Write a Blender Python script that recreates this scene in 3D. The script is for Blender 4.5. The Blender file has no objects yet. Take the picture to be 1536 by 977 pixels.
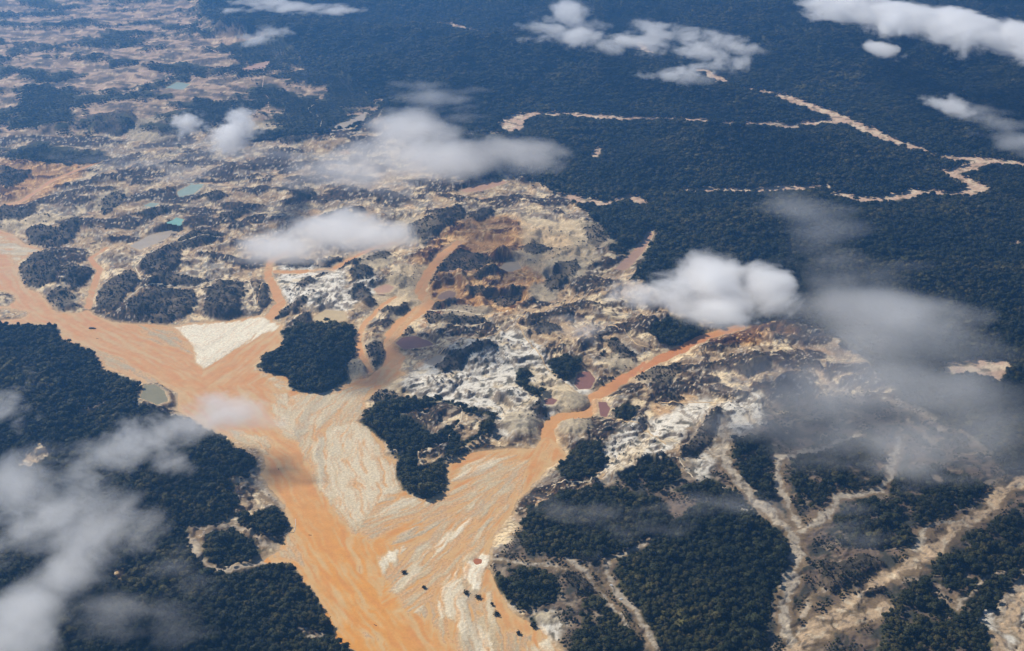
import bpy, bmesh, math, random, colorsys
import numpy as np
from mathutils import Vector
R = math.radians
rng = np.random.default_rng(7)
random.seed(7)
scene = bpy.context.scene
COL = scene.collection

# ------------------------------------------------------------------ camera, sky, sun, exposure
CAM_H, PITCH, HFOV = 2000.0, R(26.0), R(48.0)
cam = bpy.data.objects.new("camera", bpy.data.cameras.new("camera"))
COL.objects.link(cam)
cam.location = (0, 0, CAM_H)
cam.rotation_euler = (R(90) - PITCH, 0, 0)
cam.data.sensor_width = 36
cam.data.angle = HFOV
cam.data.clip_start = 1
cam.data.clip_end = 120000
scene.camera = cam

SUN_EL, SUN_AZ = R(40), R(-50)          # azimuth clockwise from +Y (the view direction)
to_sun = Vector((math.sin(SUN_AZ) * math.cos(SUN_EL), math.cos(SUN_AZ) * math.cos(SUN_EL), math.sin(SUN_EL)))
world = bpy.data.worlds.new("World")
scene.world = world
world.use_nodes = True
wn = world.node_tree
wn.nodes.clear()
sky = wn.nodes.new("ShaderNodeTexSky")
sky.sky_type = 'NISHITA'
sky.sun_disc = False
sky.sun_elevation = SUN_EL
sky.sun_rotation = SUN_AZ
bg = wn.nodes.new("ShaderNodeBackground")
bg.inputs[1].default_value = 0.05
wo = wn.nodes.new("ShaderNodeOutputWorld")
wn.links.new(sky.outputs[0], bg.inputs[0])
wn.links.new(bg.outputs[0], wo.inputs[0])
sun_d = bpy.data.lights.new("sun", 'SUN')
sun_d.energy = 5.0
sun_d.angle = R(0.5)
sun_d.color = (1.0, 0.94, 0.85)
sun = bpy.data.objects.new("sun", sun_d)
COL.objects.link(sun)
sun.location = (0, 0, 5000)
sun.rotation_euler = to_sun.to_track_quat('Z', 'Y').to_euler()
vs = scene.view_settings
vs.view_transform = 'Standard'
vs.look = 'None'
vs.exposure = 0.18
vs.gamma = 1.0
cy = scene.cycles
cy.max_bounces = 10
cy.diffuse_bounces = 2
cy.glossy_bounces = 1
cy.transmission_bounces = 1
cy.volume_bounces = 9
cy.transparent_max_bounces = 16
cy.volume_step_rate = 0.35
cy.volume_max_steps = 256
cy.use_denoising = True

# ------------------------------------------------------------------ photo pixels <-> places on the ground
F = 768.0 / math.tan(HFOV / 2)
CP, SP = math.cos(PITCH), math.sin(PITCH)


def ground(px, py, z=0.0):
    """where the ray of a photo pixel meets the level z"""
    px = np.asarray(px, float); py = np.asarray(py, float)
    a = (px - 768.0) / F
    b = -(py - 488.5) / F
    dy = CP + b * SP
    dz = -SP + b * CP
    t = (z - CAM_H) / dz
    return a * t, dy * t


def project(x, y, z=0.0):
    d = y * CP + (CAM_H - z) * SP
    v = y * SP - (CAM_H - z) * CP
    return 768 + F * x / d, 488.5 - F * v / d


def pts(s):
    return [tuple(float(q) for q in p.split(',')) for p in s.split()]


def wpoly(s):
    p = np.array(pts(s) if isinstance(s, str) else s, float)
    x, y = ground(p[:, 0], p[:, 1])
    return np.stack([x, y], 1)


def sdist(poly, X, Y, reach=60.0):
    """signed distance in metres to a world polygon, negative inside, clipped at +reach"""
    out = np.full(X.shape, reach)
    x0, y0 = poly.min(0) - reach; x1, y1 = poly.max(0) + reach
    m = (X > x0) & (X < x1) & (Y > y0) & (Y < y1)
    if not m.any():
        return out
    x = X[m]; y = Y[m]
    d2 = np.full(x.shape, 1e18)
    ins = np.zeros(x.shape, bool)
    n = len(poly)
    for i in range(n):
        ax, ay = poly[i]; bx, by = poly[(i + 1) % n]
        ex, ey = bx - ax, by - ay
        L = ex * ex + ey * ey + 1e-9
        t = np.clip(((x - ax) * ex + (y - ay) * ey) / L, 0, 1)
        d2 = np.minimum(d2, (x - ax - t * ex) ** 2 + (y - ay - t * ey) ** 2)
        c = (ay > y) != (by > y)
        if c.any():
            with np.errstate(divide='ignore', invalid='ignore'):
                xi = ax + (y - ay) * ex / (ey if ey != 0 else 1e-9)
            ins ^= c & (x < xi)
    d = np.sqrt(d2)
    out[m] = np.minimum(np.where(ins, -d, d), reach)
    return out


def ldist(line, X, Y, reach=60.0):
    """distance to a world polyline and the running length along it"""
    out = np.full(X.shape, reach); S = np.zeros(X.shape); SG = np.zeros(X.shape)
    x0, y0 = line.min(0) - reach; x1, y1 = line.max(0) + reach
    m = (X > x0) & (X < x1) & (Y > y0) & (Y < y1)
    if not m.any():
        return out, S, SG
    x = X[m]; y = Y[m]
    d = np.full(x.shape, 1e9); s = np.zeros(x.shape); g = np.zeros(x.shape)
    run = 0.0
    for (ax, ay), (bx, by) in zip(line[:-1], line[1:]):
        ex, ey = bx - ax, by - ay
        L = math.hypot(ex, ey) + 1e-9
        t = np.clip(((x - ax) * ex + (y - ay) * ey) / (L * L), 0, 1)
        dd = np.hypot(x - ax - t * ex, y - ay - t * ey)
        c = dd < d
        d = np.where(c, dd, d); s = np.where(c, run + t * L, s)
        g = np.where(c, ((x - ax) * ey - (y - ay) * ex) / L, g)
        run += L
    out[m] = np.minimum(d, reach); S[m] = s; SG[m] = g
    return out, S, SG


def smooth(a, b, x):
    t = np.clip((x - a) / (b - a), 0, 1)
    return t * t * (3 - 2 * t)


_ga = np.arange(256) * (2 * math.pi / 256)
_GX, _GY = np.cos(_ga).astype(np.float32), np.sin(_ga).astype(np.float32)
_PERM = np.random.default_rng(11).permutation(256).astype(np.int32)


def perlin(x, y, seed=0):
    x = np.asarray(x, np.float64); y = np.asarray(y, np.float64)
    fx0 = np.floor(x); fy0 = np.floor(y)
    xi = fx0.astype(np.int32) + seed * 37; yi = fy0.astype(np.int32) + seed * 101
    xf = (x - fx0).astype(np.float32); yf = (y - fy0).astype(np.float32)
    u = xf * xf * xf * (xf * (xf * 6 - 15) + 10); v = yf * yf * yf * (yf * (yf * 6 - 15) + 10)
    p0 = _PERM[xi & 255]; p1 = _PERM[(xi + 1) & 255]

    def g(p, iy, fx, fy):
        h = _PERM[(p + iy) & 255]
        return _GX[h] * fx + _GY[h] * fy
    a = g(p0, yi, xf, yf); b = g(p1, yi, xf - 1, yf)
    c = g(p0, yi + 1, xf, yf - 1); d = g(p1, yi + 1, xf - 1, yf - 1)
    a += (b - a) * u; c += (d - c) * u
    return (a + (c - a) * v) * 1.5


def fbm(x, y, size, octs=4, seed=0, ridged=False):
    o = 0; amp = 1; tot = 0; f = 1.0 / size
    for k in range(octs):
        n = perlin(x * f + 13.7 * k, y * f - 7.1 * k, seed + k * 17)
        o = o + amp * ((1 - 2 * np.abs(n)) if ridged else n)
        tot += amp; amp *= 0.5; f *= 2.03
    return o / tot


# ------------------------------------------------------------------ what the photograph shows, traced
BED = wpoly("-300,330 -60,340 0,345 20,352 37,366 65,374 40,384 27,395 27,412 38,432 60,440 72,455 85,468 115,470 132,465 148,476 170,483 200,486 235,487 262,490 "
            "285,485 340,482 388,474 400,478 425,489 418,499 427,516 393,539 380,549 383,556 430,566 433,573 427,583 455,590 480,590 505,580 520,574 "
            "535,568 556,560 575,550 600,556 610,560 590,572 560,592 546,602 548,612 535,632 560,650 577,668 577,683 594,690 592,712 599,732 612,742 635,749 652,747 "
            "665,739 675,732 669,715 672,695 689,689 712,679 745,674 802,672 817,656 827,656 836,668 852,682 849,689 822,702 812,715 789,739 775,755 "
            "765,772 745,805 735,825 732,855 745,875 755,899 765,915 789,932 812,945 832,969 850,1000 880,1100 900,1250 600,1250 565,1030 540,977 510,965 "
            "500,939 493,925 480,902 467,882 453,872 447,859 427,844 397,842 417,825 427,809 437,795 433,785 427,765 428,759 405,732 390,712 398,702 "
            "397,679 385,672 340,655 268,618 265,612 268,590 245,578 215,575 185,562 155,552 140,525 95,510 85,487 40,486 0,487 -300,490")
ISLES = [wpoly(s) for s in ("-60,436 0,436 20,442 25,452 10,460 -60,460", "-40,464 0,462 25,463 47,470 30,478 0,481 -40,481")]
# (half width m at the ends, polyline)
STREAMS = [("stream", 13, 20, "430,378 408,392 400,410 411,432 421,455 412,468 400,480"),
           ("stream", 16, 34, "690,362 662,384 645,406 629,436 642,455 625,469 605,483 589,503 585,523 592,539 584,556 562,578"),
           ("stream", 20, 24, "1110,490 1091,496 1057,506 1023,524 979,543 945,563 912,583 893,596 895,610 877,622 845,626 826,634 821,646 822,662"),
           ("stream", 9, 13, "150,243 125,252 80,270 50,290 30,303 -10,312 -80,322"),
           ("stream", 7, 14, "592,446 572,459 549,483 537,508 541,530 556,560"),
           ("stream", 6, 16, "610,360 560,372 520,392 500,405 450,408 415,408"),
           ("stream", 8, 12, "160,372 135,388 150,405 140,430 132,462")]
STREAMS = [(n, a, b, wpoly(s)) for n, a, b, s in STREAMS]
SAND = [  # (height m, tint 0 grey .. 1 white, polygon)
    (0.32, 0.35, "408,590 455,590 520,578 560,580 548,612 560,650 578,684 594,712 604,742 650,755 612,790 560,812 530,800 500,765 470,715 445,668 425,655 405,630"),
    (0.15, 0.3, "600,800 640,755 690,725 740,690 790,690 800,712 770,750 740,800 720,850 735,900 760,950 770,985 690,985 640,930 590,900 565,850"),
    (1.6, 1.0, "262,491 290,487 340,484 385,477 392,474 418,488 415,495 390,505 350,525 318,548 303,553 295,545 292,530 285,515 272,500"),
    (0.9, 0.35, "420,588 455,592 500,588 535,586 528,600 505,620 490,640 455,655 430,655 408,640 405,610"),
    (0.9, 0.45, "465,668 500,640 545,628 560,655 577,684 592,700 597,735 570,762 540,785 530,792 505,770 480,735 470,700"),
    (0.9, 0.55, "545,795 560,772 600,745 620,746 648,752 610,768 565,785"),
    (0.4, 0.1, "205,488 262,493 285,520 285,533 255,522 215,505"), (0.3, 0.1, "130,520 160,527 200,548 240,574 225,576 180,560 150,548"),
    (0.9, 0.9, "567,835 612,812 609,825 582,859 574,867 567,848"), (0.8, 0.5, "622,822 645,808 648,819 632,855 622,874 595,894 582,886 605,859"),
    (0.9, 0.8, "650,822 699,775 713,779 686,812 645,844"), (0.7, 0.6, "675,779 725,749 752,731 756,738 699,767"),
    (0.7, 0.3, "699,819 742,755 756,748 742,779 725,811"), (0.6, 0.3, "772,729 799,701 803,704 779,733"), (0.6, 0.3, "811,690 819,665 825,667 818,690"),
    (0.8, 0.5, "678,720 690,702 745,684 774,683 725,713 692,723"), (0.6, 0.4, "600,803 635,771 646,774 612,810"),
    (0.9, 0.6, "650,905 655,875 686,848 690,862 704,885 702,919 735,952 750,985 770,1040 740,1060 712,977 679,937 652,921"),
    (1.6, 0.9, "697,852 722,827 736,834 733,850 727,862 720,885 709,882 699,867"), (0.7, 0.4, "719,882 732,878 743,902 747,929 743,954 725,914"),
    (0.5, 0.4, "541,935 551,940 561,960 550,955"), (0.6, 0.5, "624,920 638,882 641,902 632,926"), (0.8, 0.6, "789,970 822,958 830,985 795,985"),
    (0.4, 0.0, "690,962 765,942 800,953 790,985 712,985"), (0.5, 0.2, "430,800 437,806 455,830 452,850 430,842 405,838 420,824"),
    (0.7, 0.3, "330,640 400,655 410,668 396,690 360,668"), (0.5, 0.6, "0,352 30,368 60,374 34,386 24,400 8,385 -20,370"),
    (0.8, 0.5, "832,640 850,632 870,634 880,640 862,655 850,675 838,664"), (0.5, 0.4, "433,572 427,584 418,584 388,562 384,557"),
]
SAND = [(h, t, wpoly(s)) for h, t, s in SAND]
FOREST = [
    ("left", "-700,487 85,488 95,512 140,527 155,555 185,567 211,581 203,612 240,622 266,624 340,662 383,692 375,722 345,738 362,760 332,790 285,797 295,830 330,862 365,862 "
     "400,847 427,846 447,861 455,876 467,885 481,905 495,931 511,966 540,985 562,1030 600,1300 -900,1300"),
    ("left", "343,772 375,777 410,762 427,768 436,790 412,806 370,798"), ("left", "303,822 320,805 350,803 387,815 397,828 370,847 335,852 310,842"),
    ("middle", "382,549 420,521 425,501 440,489 480,487 530,489 541,510 527,540 521,571 490,589 455,589 432,581 430,568 405,561"),
    ("peninsula", "535,634 560,607 590,601 640,602 690,611 747,628 737,653 700,672 668,692 669,739 640,750 600,736 592,712 596,692 578,668 560,650"),
    ("east", "778,782 800,762 850,742 900,737 950,742 990,757 1012,790 970,812 930,840 905,850 870,846 830,840 790,830 775,806"),
    ("east", "932,842 975,816 1010,790 1040,766 1100,762 1140,777 1167,802 1186,832 1179,872 1160,902 1150,940 1150,977 1150,1200 1000,1200 985,977 958,930 935,892 918,862"),
    ("east", "733,858 760,866 790,851 820,861 841,890 830,910 790,916 765,906 750,887"),
    ("east", "834,702 868,666 895,666 912,690 890,727 850,727"), ("thin", "925,722 960,702 1000,692 1022,716 990,742 950,742"),
    ("thin", "878,905 905,900 942,942 985,1000 985,1200 890,1200 868,950"), ("east", "862,940 905,965 925,1000 900,1100 850,1010"),
    ("thin", "1188,695 1230,662 1290,652 1332,690 1320,732 1250,746 1220,770 1195,760 1183,722"),
    ("thin", "1254,757 1330,747 1346,712 1400,702 1450,722 1482,737 1440,771 1390,791 1370,821 1310,831 1260,821 1249,790"),
    ("thin", "1400,832 1470,797 1540,758 1700,720 1800,900 1570,900 1502,905 1491,960 1482,990 1470,1200 1300,1200 1322,930 1362,884 1400,862"),
    ("thin", "1080,700 1105,665 1155,655 1158,690 1165,740 1150,760 1110,725"), ("thin", "1010,740 1050,720 1095,735 1130,765 1095,765 1050,760"),
    ("middle", "973,506 1000,480 1040,485 1062,500 1030,519 990,519"), ("middle", "919,619 942,607 958,619 949,638 925,634"),
    ("middle", "819,549 845,537 874,542 870,567 849,575 830,564"), ("middle", "775,559 795,556 799,566 785,579 802,589 822,593 812,605 792,599 775,583"),
    ("middle", "787,935 800,930 808,938 800,945 786,942"),
]
FOREST = [(n, wpoly(s)) for n, s in FOREST]
CLEAR = [wpoly(s) for s in ("600,625 660,608 705,625 735,628 728,640 690,640 655,655 620,640", "625,685 650,668 672,668 665,690 640,702 628,712", "690,640 720,640 715,655 690,668 680,655",
                            "30,685 60,672 80,690 50,705 25,705", "175,860 190,862 185,872 172,870", "440,940 470,948 490,955 470,962 445,952")]
MINE = wpoly("-700,250 0,212 200,198 420,188 480,200 560,180 600,215 640,262 700,283 780,265 830,283 880,318 920,365 925,395 950,380 978,352 985,360 965,400 950,428 1040,478 1100,488 "
             "1180,483 1240,498 1290,535 1350,598 1400,630 1452,652 1500,700 1536,712 1800,700 1800,1000 1600,1300 -700,1300")
MIXED = wpoly("-900,-60 330,-60 300,20 330,60 420,70 455,98 545,138 575,170 560,190 480,210 200,235 -900,320")
SCRUBLAND = wpoly("905,850 860,735 915,728 1020,715 1075,640 1180,600 1300,590 1452,652 1536,712 1800,700 1800,1300 860,1300 838,977 800,930 765,906 735,855 780,790 905,740")
WHITE = [wpoly(s) for s in ("640,545 690,520 770,503 800,520 840,560 890,590 850,610 826,634 800,650 760,660 740,630 620,598 600,580 620,560",
                            "895,690 930,650 960,640 1000,625 1060,600 1065,625 1030,650 1000,690 950,712 915,712", "420,400 470,402 515,405 520,440 560,420 570,440 520,470 470,470 430,455 418,425",
                            "1080,610 1140,600 1150,640 1110,660 1080,690 1060,720 1085,735 1120,760 1145,785 1120,790 1075,750 1030,715 1060,670",
                            "1430,930 1500,900 1600,890 1700,1000 1600,1100 1500,1050", "765,905 790,925 830,920 850,940 832,968 805,945", "895,690 930,650 945,690 920,720")]
ORANGE = [wpoly(s) for s in ("1060,500 1100,492 1150,488 1190,500 1130,520 1070,520", "620,395 680,340 760,330 850,360 870,400 800,440 760,480 700,480 640,470",
                             "0,250 130,240 120,270 60,300 0,320", "845,278 960,290 965,305 870,310", "1430,800 1536,720 1560,760 1440,830 1380,870")]
CREAM = [wpoly(s) for s in ("420,560 600,560 600,600 420,600", "780,330 880,340 900,400 830,440 790,400", "770,580 850,580 870,610 840,620 800,610", "600,400 650,400 630,470 590,480 560,450",
                            "0,330 60,325 120,330 60,350 0,345", "330,190 400,180 470,175 520,150 530,165 480,190 400,205")]
DARK = [  # remnant hummocks under low dark scrub
    "37,352 60,343 85,350 110,340 130,335 110,365 75,372 45,368", "27,400 50,387 75,384 90,400 95,410 85,430 60,435 35,430", "95,408 135,402 143,408 125,430 105,440",
    "62,452 90,432 105,440 118,455 112,466 80,467", "142,455 150,432 185,418 203,408 211,425 210,442 187,458 175,472 160,468", "217,440 240,412 268,420 300,424 330,426 290,434 240,434",
    "188,462 215,448 240,440 292,440 300,462 275,480 250,486 200,483", "300,440 330,428 366,428 368,450 356,478 330,484 300,472 312,455", "205,400 245,380 275,382 272,402 262,416 218,420",
    "250,375 285,357 325,354 338,360 310,373 270,380", "384,432 398,424 410,448 396,466 384,462", "370,484 376,470 396,468 390,478",
    "427,396 444,389 457,392 472,395 475,399 464,403 447,405 432,403", "475,395 493,387 514,387 517,389 506,396 496,401 486,401", "506,407 520,396 533,391 548,396 533,404 520,407",
    "548,395 565,385 577,382 589,385 577,395 560,397", "521,413 533,408 553,405 565,409 564,419 546,427 530,432 524,424", "443,427 457,421 467,423 472,427 467,433 451,435 443,432",
    "467,421 483,413 496,416 485,419 475,425", "522,443 533,435 546,436 560,443 565,456 553,465 540,458 528,452", "400,472 420,462 440,460 465,452 464,460 440,473 416,482 403,477",
    "432,486 444,477 464,473 472,476 469,486 453,488", "569,465 587,467 604,460 616,456 620,464 609,476 592,476 576,472", "563,492 579,485 592,479 596,484 583,492",
    "644,461 650,456 670,458 686,457 690,463 677,469 653,467", "632,475 643,469 680,477 706,482 733,487 730,493 693,493 666,490 645,486", "597,505 607,492 616,488 624,493 617,504 600,508",
    "640,427 646,416 660,423 652,429", "649,406 662,389 692,376 725,381 742,393 720,405 692,408 670,416 655,417", "709,426 725,415 759,406 762,414 735,423 719,429",
    "812,436 832,405 862,399 875,413 852,436 825,446", "639,546 685,536 732,523 745,529 699,546 692,559 665,563", "792,619 812,613 825,623 812,629 795,628",
    "902,579 922,556 932,563 915,576", "892,546 909,533 912,539 902,549", "902,516 925,513 952,533 959,546 929,543", "945,566 985,553 1023,546 1023,566 995,589 979,589 969,576",
    "785,493 812,486 832,493 842,506 819,509 792,503", "545,523 569,513 584,529 575,549 562,553 552,539", "662,556 692,540 699,546 679,563", "150,310 165,295 190,292 192,305 170,325 152,328",
    "610,345 650,330 690,318 705,330 680,345 640,362 615,365", "545,590 575,585 600,597 590,603 560,605", "0,262 25,262 50,262 35,275 10,290 0,285", "0,315 30,318 50,310 60,318 30,335 -20,335",
    "700,332 740,318 745,326 715,340", "775,378 800,368 830,380 800,392", "875,350 905,340 920,362 900,380 880,372", "200,330 240,318 260,322 230,336", "300,300 330,292 350,300 320,312",
    "320,330 360,318 380,326 345,340", "130,190 200,178 212,195 180,208 140,205", "215,200 260,188 300,180 312,190 290,205 240,212", "400,215 450,208 470,218 430,230", "430,300 465,288 478,300 450,312",
    "695,440 720,436 745,442 730,452 705,450", "735,450 765,440 790,440 770,458 745,462", "1045,650 1075,618 1085,640 1060,680 1025,700 1015,690", "990,600 1010,590 1030,600 1010,610",
    "1105,560 1150,545 1160,560 1120,572", "1230,850 1290,835 1330,850 1290,880 1250,900 1225,880", "1270,895 1330,880 1340,890 1290,905", "865,745 905,740 930,752 900,760", "845,855 880,870 900,895 870,900 848,885",
]
DARK = [wpoly(s) for s in DARK]
# (name tint, level offset, polygon)
PONDS = [
    ("brown", "655,447 662,440 674,436 684,439 682,446 672,450 660,450"), ("maroon", "593,516 604,508 622,506 640,512 652,519 632,523 606,526"),
    ("maroon", "861,576 867,560 884,557 893,569 887,583 869,585"), ("maroon", "897,603 909,603 915,614 909,627 900,624"), ("maroon", "815,607 826,602 836,606 830,613 819,613"),
    ("tan", "750,402 762,392 778,394 782,403 764,409"), ("orange", "923,412 940,395 960,375 974,356 979,360 966,385 949,406 937,416"), ("orange", "661,416 678,411 696,411 690,417 668,420"),
    ("turquoise", "255,346 266,338 278,341 271,349"), ("green", "266,296 288,284 307,286 291,299 270,303"), ("green", "248,145 267,135 287,138 276,147"),
    ("olive", "211,603 218,584 232,582 247,592 253,608 236,613"), ("yellow", "470,480 488,468 517,470 520,482 497,489 476,487"), ("tan", "494,199 528,186 549,177 546,190 516,204 500,205"),
    ("orange", "690,293 720,283 752,277 762,281 732,291 700,297"), ("red", "709,841 716,838 723,840 723,846 714,848"), ("tan", "640,547 655,533 665,536 660,546 646,550"),
    ("orange", "560,437 580,429 592,434 584,442 566,443"), ("tan", "195,372 225,356 262,346 268,352 240,366 210,378"), ("green", "216,317 226,312 240,313 232,319"),
    ("orange", "360,113 385,103 405,100 398,109 372,116"), ("tan", "470,408 490,405 503,409 488,413"),
]
PONDS = [(t, wpoly(s)) for t, s in PONDS]
PITS = [(671, 442, 28, 19, 16), (700, 395, 48, 24, 18), (725, 372, 40, 14, 12), (755, 402, 24, 13, 7), (718, 842, 15, 9, 5), (760, 455, 35, 14, 9), (880, 570, 24, 16, 5), (835, 420, 20, 12, 6)]
MOUNDS = [(783, 640, 34, 22, 24), (862, 644, 30, 18, 20), (866, 606, 22, 15, 16), (542, 552, 24, 16, 18), (562, 528, 24, 20, 16), (848, 412, 36, 24, 26), (578, 596, 22, 12, 10), (620, 350, 40, 20, 20),
          (170, 305, 24, 18, 14), (815, 445, 26, 14, 14), (700, 475, 46, 10, 14), (240, 200, 50, 20, 24), (560, 395, 36, 14, 12), (900, 360, 30, 22, 16), (100, 455, 22, 14, 8), (820, 930, 20, 10, 8),
          (930, 545, 26, 14, 10), (985, 570, 34, 18, 10), (790, 392, 26, 12, 14)]
GULLIES = [(18, "1078,640 1086,690 1106,720 1132,752 1160,782 1180,802 1196,832 1188,868 1172,915 1190,977 1200,1060"), (12, "1170,690 1165,722 1180,762 1200,800"),
           (10, "1160,690 1220,680 1260,665 1290,660"), (13, "1200,805 1240,782 1258,752 1320,740 1332,720 1342,690 1350,660"),
           (24, "1600,690 1536,722 1500,742 1482,772 1425,802 1392,842 1342,862 1300,892 1262,922 1210,952 1190,990"), (8, "1370,830 1385,800 1400,790 1460,790"),
           (8, "1040,650 1060,670 1100,720 1120,740"), (9, "985,815 950,828 912,845 905,860 915,880 930,895 945,915 965,940 985,980 1000,1040"), (6, "850,845 880,860 890,885 905,900 925,925 940,950"),
           (5, "735,835 780,850 830,855 870,870 890,890"), (18, "355,725 385,728 410,745 425,760"), (10, "285,798 310,800 345,795 372,800 400,815 415,822"), (9, "288,812 295,835 320,855 350,862 390,848 410,832"),
           (20, "1540,880 1520,920 1500,960 1490,1000"), (30, "1560,930 1530,980 1500,1050"), (5, "1512,860 1480,870 1462,885 1445,905 1432,925"), (22, "1205,972 1250,945 1330,915"), (9, "1495,940 1505,910 1520,890 1536,870"),
           (10, "600,680 580,676 574,668"), (7, "1260,880 1220,900 1200,930"), (6, "160,608 140,620 120,628")]
GULLIES = [(w, wpoly(s)) for w, s in GULLIES]
FARBARE = [(40, "765,192 770,180 790,171 860,172 940,178 1010,178 1100,186 1165,186"), (32, "1165,188 1174,192 1200,187 1235,182 1257,184"), (26, "1050,103 1062,110 1082,122"),
           (36, "1128,134 1180,146 1240,168 1290,190 1340,212 1372,222"), (12, "1372,222 1400,232 1430,236"), (34, "1426,236 1480,239 1540,247 1700,252"),
           (26, "1265,292 1310,301 1340,297 1380,286 1440,292 1471,282 1452,272 1425,259 1452,252 1480,243"), (22, "585,43 630,35 670,35 712,46"), (12, "750,46 775,46 790,44"), (8, "740,58 760,55"),
           (22, "1030,285 1080,284 1120,286 1170,283 1236,280"), (14, "700,203 735,198 755,203"), (26, "850,293 880,300 905,305"), (20, "925,298 950,296 960,302"), (8, "890,236 900,222"),
           (12, "1430,145 1445,138"), (30, "1432,555 1455,552 1480,560 1488,548"), (10, "865,60 960,75"), (14, "1525,365 1536,366"), (14, "955,60 970,76 985,82"),
           (18, "480,152 510,150 520,158"), (18, "480,102 500,100"), (14, "548,160 575,148"), (10, "170,10 180,25 255,40"), (10, "60,18 100,25 140,8")]
FARBARE = [(w, wpoly(s)) for w, s in FARBARE]
TRACKS = [("pale dirt track running down the white tailings to the tan mound by the red stream", 5, 'tan', "774,496 795,523 819,553 845,579 866,594"),
          ("white ridge track curving round the south side of the big pits", 6, 'white', "642,465 660,469 679,472 719,480 752,478 768,470 776,462"),
          ("tan track crossing the white tailings towards the maroon pond", 5, 'tan', "769,499 725,513 672,529 645,538"),
          ("sandy track climbing from the track junction to the dark mound", 6, 'tan', "774,494 800,480 825,470 862,460 890,445"),
          ("pale track winding through the dark scrub above the broad river", 5, 'white', "187,459 213,443 233,436 293,436 333,423 370,423 380,440 384,460"),
          ("pale track climbing out of the dark scrub to the turquoise pond", 5, 'white', "213,443 213,423 203,403 222,388 247,376 290,368 333,363"),
          ("pale track across the dark wooded slope below the white rubble", 5, 'white', "825,732 850,730 885,732 912,705 930,688 945,672"),
          ("tan track looping over the scrub hummock north of the red stream", 5, 'tan', "893,510 915,490 930,500 955,524 985,528"),
          ("sandy track along the white rubble east of the red stream", 6, 'tan', "905,625 935,640 965,648 985,665 1000,678"),
          ("broad sandy track east of the scrub hummock", 6, 'tan', "985,606 1020,608 1060,608 1100,612"),
          ("pale track leaving the far green pond towards the forest", 8, 'pink', "285,136 327,121 360,121 393,117 403,102"),
          ("thin winding track down the far bare slope", 6, 'pink', "397,127 393,143 403,155 403,168"),
          ("pale track beside the far tan pond", 6, 'white', "472,158 463,170 475,180 487,186 480,200"),
          ("long pinkish track crossing the far cleared hills", 10, 'pink', "-40,165 30,152 100,140 150,140 190,128"),
          ("thin track round the rim of the brown pit pond", 4, 'tan', "640,440 646,432 662,426 684,424 700,428 712,424"),
          ("tan track crossing the scrub peninsula", 4, 'white', "690,612 694,625 690,640 675,650 672,668"),
          ("track on the scrub slope east of the white rubble", 4, 'white', "1012,695 1025,710 1040,725"),
          ("narrow pale track over the dark hummocks above the maroon pond", 4, 'white', "612,476 640,486 655,492 680,494 710,495 735,492"),
          ("far pale track through the northern diggings", 9, 'pink', "200,88 230,85 260,78 300,80 330,88"),
          ("sandy track on the west bank above the grove", 4, 'tan', "395,425 390,440 385,460")]
FLOW = [wpoly(s) for s in ("-200,400 20,400 60,450 140,500 230,540 300,580 360,640 420,690 470,780 520,860 600,960 680,1060", "418,495 360,540 310,575",
                           "592,539 562,575 532,592 500,630 485,690 510,760 545,850", "822,655 790,690 700,732 620,770 545,800", "822,655 792,705 700,800 620,880 585,905",
                           "822,660 778,750 720,830 680,900 690,977 720,1060", "560,580 575,640 588,690")]

def warp(X, Y, a=11.0):
    """ragged, natural edges: every traced outline is met through this wobble"""
    return (X + a * fbm(X, Y, 75, 4, 601) + a * .35 * fbm(X, Y, 14, 2, 603), Y + a * fbm(X, Y, 75, 4, 602) + a * .35 * fbm(X, Y, 14, 2, 604))


# ------------------------------------------------------------------ fields over the ground
def land_fields(X, Y):
    """all masks at ground points, in metres or 0..1"""
    f = {}
    wob = fbm(X, Y, 26, 3, 5)
    X, Y = warp(X, Y, 7)
    sd = sdist(BED, X, Y, 400)
    for p in ISLES:
        sd = np.maximum(sd, -sdist(p, X, Y, 400))
    sd = sd + wob * 5
    st = np.full(X.shape, 400.0)
    for _, a, b, l in STREAMS:
        d, s, g = ldist(l, X, Y, 260)
        w = a + (b - a) * np.clip(s / np.hypot(*np.diff(l, axis=0).T).sum(), 0, 1)
        st = np.minimum(st, np.where(d < 260, d - w * (1 + 0.45 * fbm(X, Y, 60, 2, 9)) + wob * 6, 400))
    f['bed'] = sd
    f['water'] = np.minimum(sd, st)
    f['stream'] = st
    return f


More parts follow.
